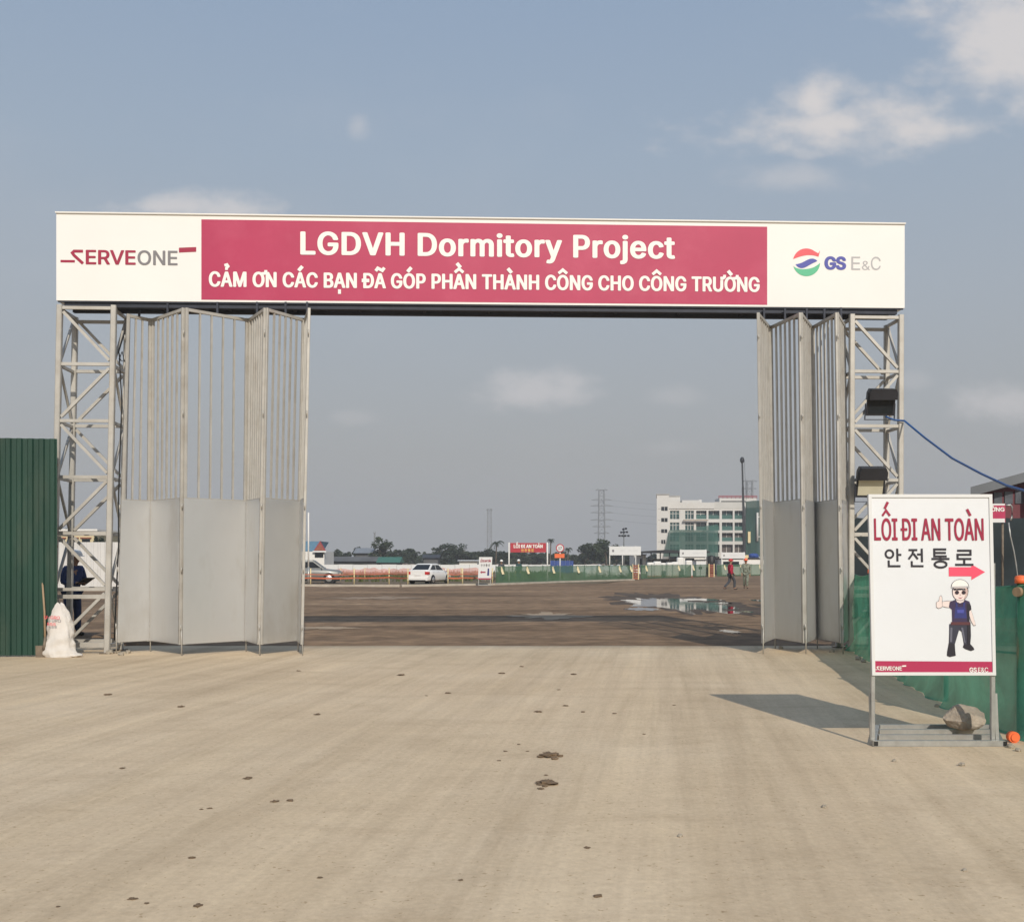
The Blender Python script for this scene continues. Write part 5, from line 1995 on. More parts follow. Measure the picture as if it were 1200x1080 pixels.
# lamp pole standing behind the left gate, thin white
p = G(361.5, 684)
root = thing('pole', 'thin white pole rising beside the folding gate, left of the gable house', 'pole', tuple(p))
mb = MB(); mb.tube([(p.x, p.y, 0), (p.x, p.y, 1.2)], .09, 10); mb.build('foot', M['galv'], root)
mb = MB(); mb.tube([(p.x, p.y, 1.2), (p.x, p.y, 5.1)], .055, 10); mb.build('shaft', M['white_paint'], root)

# ---- far signs
def two_post_sign(label, x0, x1, y0, y1, d, mt, leg_bottom, post_m, posts, cat='sign', name='site_sign', group=None):
    a, b = W(x0, y1, d), W(x1, y0, d)
    root = thing(name, label, cat, ((a.x + b.x) / 2, d, 0), group)
    for px in posts:
        x = (px - 600) / F * d
        mb = MB(); mb.tube([(x, d + .06, 0), (x, d + .06, b.z + .05)], .06, 8); mb.build('post', post_m, root)
    mb = MB(); mb.box(((a.x + b.x)/2, d - .03, (a.z + b.z)/2), (b.x - a.x, .05, b.z - a.z)); 
    bd = mb.build('board', mt, root)
    f = Face(V((a.x, d - .056, a.z)), V((1, 0, 0)), V((0, 0, 1)))
    return root, bd, f
root, bd, f = two_post_sign('red walkway banner with white and yellow letters raised above the far green fence', 598, 640, 636, 647, 84, M['red_paint'], 0, M['white_paint'], (596.5, 641.5))
def FX(f, x0, x1, y): 
    (a, v), (b, _) = f.uv(x0, y), f.uv(x1, y); return a, b, v
a, b, v = FX(f, 602, 636, 641.9); _, _, vc = FX(f, 602, 636, 637.8)
f.write('L\u1ed0I \u0110I AN TO\u00c0N', a, b, v, vc - v, M['ink_white'], bd, 'banner_lettering', .035, .006)
M['ink_yellow'] = mat('ink_yellow', (.80, .55, .12), .5)
a, b, v = FX(f, 610.5, 626, 646.3); _, _, vc = FX(f, 610.5, 626, 643.0)
hangul(f, ['an', 'jeon', 'tong', 'ro'], a, b, v, vc, M['ink_yellow'], bd, .13, 'banner_lettering', .006)

# round sign on a post with an orange plate
def round_sign():
    d = 84
    c = W(656.3, 642, d)
    root = thing('round_sign', 'round white sign with red rim above an orange plate on a post', 'sign', (c.x, d, 0))
    mb = MB(); mb.tube([(c.x, d + .05, 0), (c.x, d + .05, c.z + .3)], .05, 8); mb.build('post', M['white_paint'], root)
    r = 4.9 / F * d
    mb = MB(); mb.tube([(c.x, d - .03, c.z), (c.x, d + .0, c.z)], r, 28); mb.build('rim', M['red_paint'], root)
    mb = MB(); mb.tube([(c.x, d - .036, c.z), (c.x, d - .031, c.z)], r * .76, 28); fc = mb.build('disc', M['white_clean'], root)
    f = Face(V((c.x, d - .036, c.z)), V((1, 0, 0)), V((0, 0, 1)))
    f.write('17', -r * .42, r * .42, -r * .34, r * .68, M['ink_grey'], fc, 'sign_lettering', .03, .004)
    a, b = W(650, 653.5, d), W(661.5, 648.6, d)
    mb = MB(); mb.box(((a.x + b.x)/2, d - .02, (a.z + b.z)/2), (b.x - a.x, .03, b.z - a.z)); mb.build('plate', M['orange'], root)
round_sign()

# small walkway sign by the barrier
def small_sign():
    d = 68.5
    a, b = W(560, 679, d), W(575.5, 652.5, d)
    root = thing('safety_sign', 'small far white walkway sign with red arrow at the end of the green fence', 'sign', ((a.x + b.x) / 2, d, 0))
    w, h = b.x - a.x, b.z - a.z
    O = V((a.x, d, a.z))
    f = Face(O, V((1, 0, 0)), V((.055, 0, 1)))
    mb = MB(); mb.add([f.at(0, 0), f.at(w, 0), f.at(w, h), f.at(0, h)] + [f.at(0, 0, -.05), f.at(w, 0, -.05), f.at(w, h, -.05), f.at(0, h, -.05)],
                      [(0, 1, 2, 3), (4, 7, 6, 5), (0, 4, 5, 1), (3, 2, 6, 7), (0, 3, 7, 4), (1, 5, 6, 2)])
    bd = mb.build('board', M['white_clean'], root)
    f.write('L\u1ed0I \u0110I AN TO\u00c0N', w*.12, w*.90, h*.78, h*.10, M['ink_red'], bd, 'heading_lettering', .03, .004)
    hangul(f, ['an', 'jeon', 'tong', 'ro'], w*.15, w*.88, h*.58, h*.69, M['ink_black'], bd, .13, 'hangul_lettering', .004)
    mb = MB(); mb.add([f.at(w*x, h*y, .004) for x, y in ((.14, .33), (.26, .40), (.26, .36), (.55, .36), (.55, .30), (.26, .30), (.26, .26))], [(0, 1, 6), (2, 3, 4, 5)])
    mb.build('arrow_mark', M['ink_red'], bd, recalc=False)
    mb = MB(); f.poly(mb, [(w*.68, h*.18), (w*.84, h*.18), (w*.82, h*.40), (w*.80, h*.50), (w*.70, h*.50), (w*.69, h*.40)]); mb.build('drawn_worker', M['ink_navy'], bd, recalc=False)
    mb = MB(); f.poly(mb, [(w*.02, 0.01), (w*.98, .01), (w*.98, h*.07), (w*.02, h*.07)]); mb.build('red_band', M['ink_red'], bd, recalc=False)
    for u in (.05, .95):
        mb = MB(); mb.bar((a.x + w*u, d + .03, 0), (a.x + w*u, d + .03, a.z + .3), .05, .05, up=(0, 1, 0)); mb.build('leg', M['galv'], root)
    mb = MB(); mb.bar((a.x, d, .03), (b.x, d, .03), .06, .06); mb.build('base_rail', M['galv'], root)
small_sign()

# ---- white name boards at the site offices
def name_board(label, x0, x1, y0, y1, d, posts):
    root, bd, f = two_post_sign(label, x0, x1, y0, y1, d, M['white_clean'], 0, M['white_paint'], posts, group='white name boards at the site offices', name='name_board')
    w = (x1 - x0) / F * d; h = (y1 - y0) / F * d
    mb = MB(); f.poly(mb, [(w*(.12 + .035*math.cos(t)), h*(.5 + .16*math.sin(t))) for t in [2*math.pi*i/12 for i in range(12)]]); mb.build('logo_mark', M['ink_grey'], bd, recalc=False)
    mb = MB(); f.poly(mb, [(w*.34, h*.45), (w*.90, h*.45), (w*.90, h*.60), (w*.34, h*.60)]); mb.build('faint_line', M['faint'], bd, recalc=False)
M['faint'] = mat('faint', (.66, .66, .66), .6)
name_board('white name board on posts above the pale sacks, nearest the trees', 714, 751, 640, 650.3, 118, (714.5, 729.5, 745))
name_board('white name board between the canopy and the dark doorway, below the netted building', 796.5, 828, 644, 652.3, 116, (798, 827))
name_board('white name board on the container roof behind the walking people', 845, 873, 647.2, 654.2, 116, (846, 872))

# canopy, containers and stacks below the boards
def canopy():
    d = 128
    a, b = W(749, 646, d), W(832, 646, d)
    root = thing('canopy', 'long black flat canopy on thin posts in front of the netted building', 'canopy', ((a.x + b.x) / 2, d, 0))
    mb = MB(); 
    mb.prism([(a.x, a.z - .12), (a.x, a.z), ((a.x*.62 + b.x*.38), a.z + .22), (b.x, a.z + .05), (b.x, a.z - .18)], 9.0, (0, d, 0))
    mb.build('roof', M['crane_dark'], root)
    for k in range(8):
        x = a.x + .4 + (b.x - a.x - .8) * k / 7
        mb = MB(); mb.tube([(x, d + .4, 0), (x, d + .4, a.z - .1)], .07, 8); mb.build('post', M['crane_dark'], root)
canopy()
def container(label, x0, x1, y0, d, mt, dep=5.0, door=None, group='site cabins and boxes'):
    a, b = W(x0, y0, d), W(x1, y0, d)
    h = a.z
    root = thing('site_cabin', label, 'cabin', ((a.x + b.x) / 2, d, 0), group)
    mb = MB(); mb.box(((a.x + b.x)/2, d + dep/2, h/2), (b.x - a.x, dep, h)); mb.build('wall', mt, root)
    mb = MB(); mb.box(((a.x + b.x)/2, d + dep/2, h + .05), (b.x - a.x + .2, dep + .2, .10)); mb.build('roof', M['trim_black'] if mt is not M['concrete_raw'] else M['white_paint'], root)
    for (u0, u1, v0, v1, nm) in (door or ()):
        mb = MB(); x = a.x + (b.x - a.x) * (u0 + u1) / 2
        mb.box((x, d - .03, h * (v0 + v1) / 2), ((b.x - a.x) * (u1 - u0), .06, h * (v1 - v0))); mb.build(nm, M['glass_dark'], root)
container('white site cabin with a tall dark frame, right of the walking people', 846, 896, 655, 122, M['white_paint'], door=((.03, .40, .55, .85, 'window'), (.90, .92, .05, .95, 'door')))
container('pale site cabin under the left end of the black canopy', 743, 757, 650, 131, M['white_paint'], door=((.5, .62, .1, .8, 'door'),))
container('white cabin with dark doorway below the middle name board', 801, 826, 652.8, 121, M['white_paint'], door=((.08, .5, .05, .95, 'doorway'),))
container('low grey cabin beneath the black canopy', 760, 795, 655.5, 135, M['concrete_raw'], door=((.1, .25, .3, .8, 'window'), (.5, .62, .1, .8, 'door')))
container('small white box cabin beside the dark tank', 816, 827, 656.5, 112, M['white_clean'], 2.2, door=((.25, .6, .45, .6, 'window'),))
# dark tank
p = W(833.5, 650, 125); p.z = 0
root = thing('water_tank', 'dark blue upright tank beside the middle name board', 'tank', tuple(p))
mb = MB(); mb.tube([(p.x, p.y, 0), (p.x, p.y, 2.2), (p.x, p.y, 2.26)], [.5, .5, .44], 18); mb.build('shell', M['crane_navy'] if 'crane_navy' in M else M['trim_black'], root)
mb = MB(); mb.tube([(p.x, p.y, 2.262), (p.x, p.y, 2.32)], .18, 14); mb.build('lid', M['trim_black'], root)
# blue tank on the roof of the right cabin
p = W(883, 647, 124)
root = thing('roof_tank', 'bright blue covered tank lying on the white site cabin roof', 'tank', (p.x, p.y, 1.95))
z0 = W(883, 655, 122).z + .1
root.location.z = z0
mb = MB(); mb.ball((p.x, p.y, z0 + .30), .5, 16, 10, (1.25, .9, .62), .2, 3); mb.build('shell', M['blue_tarp'], root)
mb = MB(); mb.box((p.x, p.y, z0 + .05), (1.2, .7, .12)); mb.build('cradle', M['dark_steel'], root)

# goods stacked behind the fence
def bag_pile(label, x0, x1, d, n, seed):
    rnd = random.Random(seed)
    a, b = W(x0, 660, d), W(x1, 660, d)
    root = thing('sheeted_pile', label, 'pile', ((a.x + b.x) / 2, d, 0))
    k = 0
    for i in range(n):
        t = (i + .5) / n
        x = a.x + (b.x - a.x) * t
        h = .95 + .25 * math.sin(t * 3.1) + rnd.uniform(-.1, .1)
        mb = MB(); mb.ball((x, d + rnd.uniform(-.3, .3), h * .5), 1, 14, 9, ((b.x - a.x) / n * .75, .8, h * .56), .18, seed + i)
        for q in range(len(mb.v)): mb.v[q].z = max(mb.v[q].z, .0)
        mb.build('covered_heap', M['white_clean'], root)
bag_pile('long heap of goods under white sheets behind the green fence, below the left name board', 685, 735, 104, 7, 3)
rnd = random.Random(4)
for i, (px, w, h) in enumerate(((762, .7, 1.5), (770, .8, 1.6), (777, .6, 1.45), (785, .8, 1.5), (791, .7, 1.55), (797, .7, 2.0), (807, .7, 1.7))):
    d = 103 + (i % 3)
    x = (px - 600) / F * d
    root = thing('wrapped_pallet', 'pale wrapped pallet of bags in the row behind the green fence', 'pallet', (x, d, 0), 'wrapped pallets behind the fence')
    mb = MB(); mb.box((x, d, .08), (w, w, .14)); mb.build('pallet_base', M['pallet'], root)
    mb = MB()
    rings = []
    for z, k in ((.15, .96), (.3, 1.0), (h * .55, .98), (h - .12, .97), (h, .82)):
        rings.append([(x + k * w/2 * c, d + k * w/2 * s, z) for c, s in ((-1, -.7), (-.7, -1), (.7, -1), (1, -.7), (1, .7), (.7, 1), (-.7, 1), (-1, .7))])
    mb.loft(rings, smooth=False)
    mb.build('wrapped_load', M['white_paint'], root)
# blue sheeting wall
a, b = W(645, 656.5, 140), W(672, 656.5, 140)
root = thing('blue_hoarding', 'low dark blue sheet hoarding behind the round sign', 'hoarding', ((a.x + b.x) / 2, 140, 0))
for k in range(6):
    x0 = a.x + (b.x - a.x) * k / 6
    mb = MB(); mb.box((x0 + .26, 140, .85), (.50, .05, 1.7 - .06 * (k % 2))); mb.build('sheet', M['blue_tarp'], root)
    mb = MB(); mb.bar((x0, 140.06, 0), (x0, 140.06, 1.75), .06, .06, up=(0, 1, 0)); mb.build('post', M['galv'], root)

# ================================================================== FAR BUILDINGS
def concrete_building():
    d = 262.0
    k = d / F
    X = lambda px: (px - 600) * k
    Z = lambda py: EYE + (HZ - py) * k
    root = thing('concrete_building', 'white five storey building under construction with teal windows and green nets', 'building', (X(830), d + 8, 0))
    # end block, a little forward of the wing
    mb = MB()
    def plan(o, z0, z1):
        y0, y1, ym = d - 1.0 - o, d + 13 + o, d + 6 - o
        pl = [(X(769) - o, y0), (X(783.2) + o, y0), (X(783.2) + o, ym), (X(801.5) + o, ym), (X(801.5) + o, y1), (X(769) + 2.0 - o, y1)]
        n = len(pl)
        mb.add([(x, y, z0) for x, y in pl] + [(x, y, z1) for x, y in pl], [tuple(range(n))[::-1], tuple(range(n, 2*n))] + [(i, (i+1) % n, n + (i+1) % n, n + i) for i in range(n)])
    plan(0, 0, Z(580))
    mb.build('end_block', M['white_bldg'], root)
    mb = MB(); plan(.15, Z(580) + .003, Z(580) + .25); mb.build('coping', M['concrete_raw'], root)
    for (y0, y1, x1) in ((593.8, 598.4, 781.6), (607, 611.4, 781.6), (620, 624.2, 781.2), (632.4, 637, 779)):
        mb = MB(); mb.box(((X(774.2) + X(x1)) / 2, d - 1.02, (Z(y0) + Z(y1)) / 2), (X(x1) - X(774.2), .08, Z(y0) - Z(y1))); w = mb.build('window', M['glass_dark'], root)
        mb = MB(); mb.box(((X(774.2) + X(x1)) / 2, d - 1.08, (Z(y0) + Z(y1)) / 2), (.10, .06, Z(y0) - Z(y1) - .02)); mb.build('mullion', M['white_bldg'], w)
        mb = MB(); mb.box(((X(770) + X(774)) / 2, d - 1.03, Z(y0 + 2.3)), (.7, .06, .07)); mb.build('joint_mark', M['concrete_raw'], root)
    # wing: columns, floor bands, parapet, back wall
    bays = [(785.2, 796), (803, 813), (815.8, 828), (830.2, 843.2), (846, 858.8), (860.8, 872.2)]
    rows = [(598.2, 608), (612, 621.2), (624.2, 634), (637.8, 647)]
    x_l, x_r = 783.2, 873.5
    mb = MB()
    edges = [x_l] + [e for b in bays for e in b] + [x_r]
    for i in range(0, len(edges), 2):
        a, b = X(edges[i]), X(edges[i + 1])
        mb.box(((a + b) / 2, d + .30, Z(595.8) / 2), (b - a, .6, Z(595.8)))
    mb.build('column_row', M['white_bldg'], root)
    lv = [(595.8, 598.2)] + [(rows[i][1], rows[i+1][0]) for i in range(3)] + [(647, 652)]
    for i, (y0, y1) in enumerate(lv):
        mb = MB(); mb.box(((X(x_l) + X(x_r)) / 2, d + .27, (Z(y0) + Z(y1)) / 2), (X(x_r) - X(x_l) - .02, .50, Z(y0) - Z(y1))); mb.build('floor_band', M['white_bldg'] if i < 2 else M['bldg_grey'], root)
    mb = MB(); mb.box(((X(x_l) + X(837)) / 2, d + .2, (Z(588.6) + Z(595.8)) / 2), (X(837) - X(x_l), .9, Z(588.6) - Z(595.8))); mb.build('parapet', M['white_bldg'], root)
    mb = MB(); mb.box(((X(837) + X(x_r)) / 2, d + .3, (Z(588) + Z(595.8)) / 2), (X(x_r) - X(837) - .02, .7, Z(588) - Z(595.8))); mb.build('parapet', M['bldg_grey'], root)
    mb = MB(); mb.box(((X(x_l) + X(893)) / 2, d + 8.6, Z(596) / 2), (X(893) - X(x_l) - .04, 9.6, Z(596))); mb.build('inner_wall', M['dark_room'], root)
    mb = MB(); mb.box(((X(x_l) + X(893)) / 2, d + 7.2, Z(594.6)), (X(893) - X(x_l) - .06, 12.6, .25)); mb.build('roof', M['concrete_raw'], root)
    # glazing set back in the bays, with mullions
    for bi, (x0, x1) in enumerate(bays):
        for ri, (y0, y1) in enumerate(rows):
            if ri >= 2 and bi > 3: 
                mt = M['room_brown']
            else:
                mt = M['glass_teal']
            dp = .35 if bi < 2 else 1.2
            mb = MB(); mb.box(((X(x0) + X(x1)) / 2, d + dp, (Z(y0) + Z(y1)) / 2), (X(x1) - X(x0), .08, Z(y0) - Z(y1))); w = mb.build('window', mt, root)
            mb = MB()
            for q in ((.33, .66) if bi < 2 else (.5,)):
                mb.box((X(x0) + (X(x1) - X(x0)) * q, d + dp - .08, (Z(y0) + Z(y1)) / 2), (.14, .06, Z(y0) - Z(y1)))
            if bi < 3: mb.box(((X(x0) + X(x1)) / 2, d + dp - .075, Z(y0) - (Z(y0) - Z(y1)) * .35), (X(x1) - X(x0), .05, .12))
            mb.build('mullion', M['white_bldg'] if bi < 3 else M['bldg_grey'], w)
            if bi >= 2 and ri < 3:
                mb = MB(); mb.box(((X(x0) + X(x1)) / 2, d + .45, Z(y1) + .5), (X(x1) - X(x0) - .02, .06, 1.0)); mb.build('balcony_rail', M['rail_teal'], root)
    # roof plant
    mb = MB(); mb.box(((X(802) + X(823)) / 2, d + 6, (Z(585) + Z(596)) / 2), (X(823) - X(802), 5, Z(585) - Z(596))); mb.build('roof_plant', M['white_bldg'], root)
    mb = MB(); mb.tube([(X(824.5), d + 5, Z(596)), (X(824.5), d + 5, Z(584))], .5, 12); mb.build('roof_tank', M['white_bldg'], root)
    mb = MB(); mb.box(((X(845) + X(889)) / 2, d + 5, (Z(583) + Z(596)) / 2), (X(889) - X(845), 6, Z(583) - Z(596))); mb.build('roof_room', M['white_bldg'], root)
    mb = MB(); mb.box(((X(847) + X(876)) / 2, d + 1.97, Z(587.3)), (X(876) - X(847), .06, .45)); mb.build('window', M['glass_dark'], root)
    mb = MB()
    for z in (Z(580.4), Z(582)):
        mb.bar((X(844), d + 1.9, z), (X(889), d + 1.9, z), .14, .18)
    for i in range(10):
        x = X(844) + (X(889) - X(844)) * i / 9
        mb.bar((x, d + 1.9, Z(583.2)), (x, d + 1.9, Z(580.2)), .10, .10, up=(0, 1, 0))
    mb.build('roof_railing', M['red_roof'], root)
    # brown scaffold boards
    for (x0, x1, y) in ((800, 829, 609.5), (789, 824, 622.6)):
        mb = MB(); mb.box(((X(x0) + X(x1)) / 2, d - .9, Z(y)), (X(x1) - X(x0), 1.0, .16)); mb.build('scaffold_board', M['wood'], root)
    # hanging nets
    def net(poly, name, m, y, fold=.35, cols=40):
        mb = MB()
        top, bot = poly
        vs = []
        for j in range(9):
            for i in range(cols + 1):
                t = i / cols
                def interp(pl):
                    xs = [p[0] for p in pl]
                    s = t * (len(pl) - 1); a = min(int(s), len(pl) - 2); f = s - a
                    return (pl[a][0] + (pl[a+1][0] - pl[a][0]) * f, pl[a][1] + (pl[a+1][1] - pl[a][1]) * f)
                p, q = interp(top), interp(bot)
                px, py = p[0] + (q[0] - p[0]) * j / 8, p[1] + (q[1] - p[1]) * j / 8
                vs.append((X(px), y + fold * mnoise.noise(V((px * .33, j * .25, 2))), Z(py)))
        mb.add(vs, [(j*(cols+1)+i, j*(cols+1)+i+1, (j+1)*(cols+1)+i+1, (j+1)*(cols+1)+i) for j in range(8) for i in range(cols)], True)
        mb.build(name, m, root, recalc=False)
    net(([(783, 621), (800, 620.5), (822, 621.5), (824, 616.5), (840, 614.5)], [(776, 652), (790, 652), (806, 652), (824, 652), (840, 652)]), 'scaffold_net', M['net_sheer'], d - 1.9)
    net(([(872, 588), (880, 587), (896, 586.5)], [(872, 652), (884, 652), (896, 652)]), 'scaffold_net', M['net_scaf'], d - 1.8, .3)
    for px in (783, 797, 811, 825, 839):
        mb = MB(); mb.tube([(X(px), d - 1.5, 0), (X(px), d - 1.5, Z(622))], .06, 6); mb.build('scaffold_pole', M['galv'], root)
    mb = MB(); mb.tube([(X(885), d - 2.4, Z(634)), (X(885), d - 2.4, Z(601))], .26, 8)
    for y in (606, 629): mb.bar((X(885), d - 2.4, Z(y)), (X(888), d - 2.4, Z(y)), .2, .2)
    mb.build('rubbish_chute', M['white_bldg'], root)
    mb = MB(); mb.box((X(875.5), d - 2.3, (Z(623) + Z(636)) / 2), (X(877) - X(874), .2, Z(623) - Z(636))); mb.build('hoist_cage', M['cream_post'], root)
M['white_bldg'] = mat('white_bldg', (.61, .595, .565), .7, var=.04, scale=.15, dirt=(.55, .52, .47), dirt_amt=.35, dirt_scale=.12)
M['bldg_grey'] = mat('bldg_grey', (.55, .54, .51), .8, var=.1, scale=.2)
M['rail_teal'] = mat('rail_teal', (.04, .115, .10), .4, var=.2, scale=.3)
M['room_brown'] = mat('room_brown', (.10, .085, .075), .8, var=.4, scale=.25)
concrete_building()

# crane boom beside the nets
def crane():
    d = 205.0
    b0, tip = W(872.6, 655, d), W(869.7, 539, d)
    b0.z = 2.6
    root = thing('mobile_crane', 'dark mobile crane with its tall boom raised beside the netted facade', 'crane', (b0.x, d, 0))
    def at(t): return b0.lerp(tip, t)
    for i, (t0, t1, w) in enumerate(((0, .42, .46), (.40, .72, .36), (.70, .985, .28))):
        mb = MB(); mb.bar(at(t0), at(t1), w, w * 1.2, up=(0, 1, 0)); mb.build('boom_section', M['crane_dark'], root)
    mb = MB(); mb.ball(at(1), .5, 12, 8, (.9, .9, 1.3)); mb.build('boom_head', M['crane_dark'], root)
    mb = MB(); mb.tube([at(1) + V((.35, -.4, 0)), at(.45) + V((.5, -.6, 0))], .03, 6); mb.build('hoist_rope', M['black_cable'], root)
    mb = MB(); mb.box((b0.x + .6, d + 1.0, 2.1), (2.6, 3.2, 1.4)); mb.box((b0.x, d + 1, .95), (3.0, 6, .7)); mb.build('superstructure', M['cream_post'], root)
    mb = MB(); mb.box((b0.x - 1.0, d - 1.1, 2.2), (1.0, 1.2, 1.5)); mb.build('cab', M['glass_dark'], root)
    for sx in (-1.3, 1.3):
        for sy in (-1.5, .6, 3):
            mb = MB(); mb.tube([(b0.x + sx - .2, d + sy, .55), (b0.x + sx + .2, d + sy, .55)], .55, 14); mb.build('wheel', M['tyre'], root)
crane()

# buildings at the far left: gable house, long roof, sheds
def gable_house():
    d = 150.0
    X = lambda px: (px - 600) / F * d
    Z = lambda py: EYE + (HZ - py) / F * d
    root = thing('house', 'white house with a red and blue gable roof beside the folding gate', 'house', (X(372), d, 0))
    mb = MB(); mb.box(((X(352) + X(380)) / 2, d + 4, Z(646) / 2), (X(380) - X(352), 8, Z(646))); mb.build('wall', M['white_paint'], root)
    mb = MB(); mb.prism([(X(368), Z(645)), (X(375.5), Z(633.5)), (X(382), Z(645))], .3, (0, d - .3, 0)); mb.build('gable', M['red_roof'], root)
    mb = MB(); mb.prism([(X(350), Z(645.6)), (X(368), Z(645.6)), (X(375), Z(634)), (X(355), Z(634))], 7, (0, d + .3, 0)); mb.build('roof', M['blue_roof'], root)
    mb = MB(); mb.prism([(X(369.5), Z(644.6)), (X(375.5), Z(637)), (X(380.3), Z(644.6))], .05, (0, d - .36, 0)); mb.build('gable_field', M['pallet'], root)
    mb = MB(); mb.prism([(X(367), Z(647)), (X(383), Z(647)), (X(383), Z(645.2)), (X(367), Z(645.2))], .4, (0, d - .5, 0)); mb.build('eave_board', M['white_clean'], root)
    mb = MB(); mb.box(((X(369) + X(379)) / 2, d - .04, Z(650)), (X(379) - X(369), .08, .75)); mb.build('window', M['glass_dark'], root)
gable_house()
def long_roof(name, label, x0, x1, y0, y1, d, mt, wall=True, cat='shed'):
    X = lambda px: (px - 600) / F * d
    Z = lambda py: EYE + (HZ - py) / F * d
    root = thing(name, label, cat, ((X(x0) + X(x1)) / 2, d, 0))
    mb = MB()
    a, b = X(x0), X(x1)
    zt, ze = Z(y0), Z(y1)
    mb.loft([[(a - .4, d, ze), (a - .4, d + 4, zt), (a - .4, d + 8, ze)], [(b + .4, d, ze), (b + .4, d + 4, zt), (b + .4, d + 8, ze)]], smooth=False)
    mb.build('roof', mt, root)
    mb = MB(); mb.box(((a + b)/2, d + 4, ze/2), (b - a, 6.6, max(.3, ze - .05))); mb.build('wall', M['old_roof'] if wall else M['white_paint'], root)
long_roof('long_shed', 'long low dark grey roofed shed behind the white sheet fence', 382, 441, 651.8, 657.5, 190, M['old_roof'])
long_roof('green_shed', 'small shed with green roof next to the long grey roof', 443, 466, 652.3, 659, 186, M['green_awning'])
long_roof('dark_shed', 'dark roofed shed between the round trees', 496, 513, 649.3, 653.5, 240, M['crane_dark'])
long_roof('white_shed', 'low white walled shed in front of the trees, left of the small white sign', 538, 559, 656.0, 657.0, 200, M['white_paint'], False)
long_roof('grey_shed', 'grey shed half hidden by trees above the long grey roof', 416, 434, 641.5, 648, 215, M['roof_grey'])

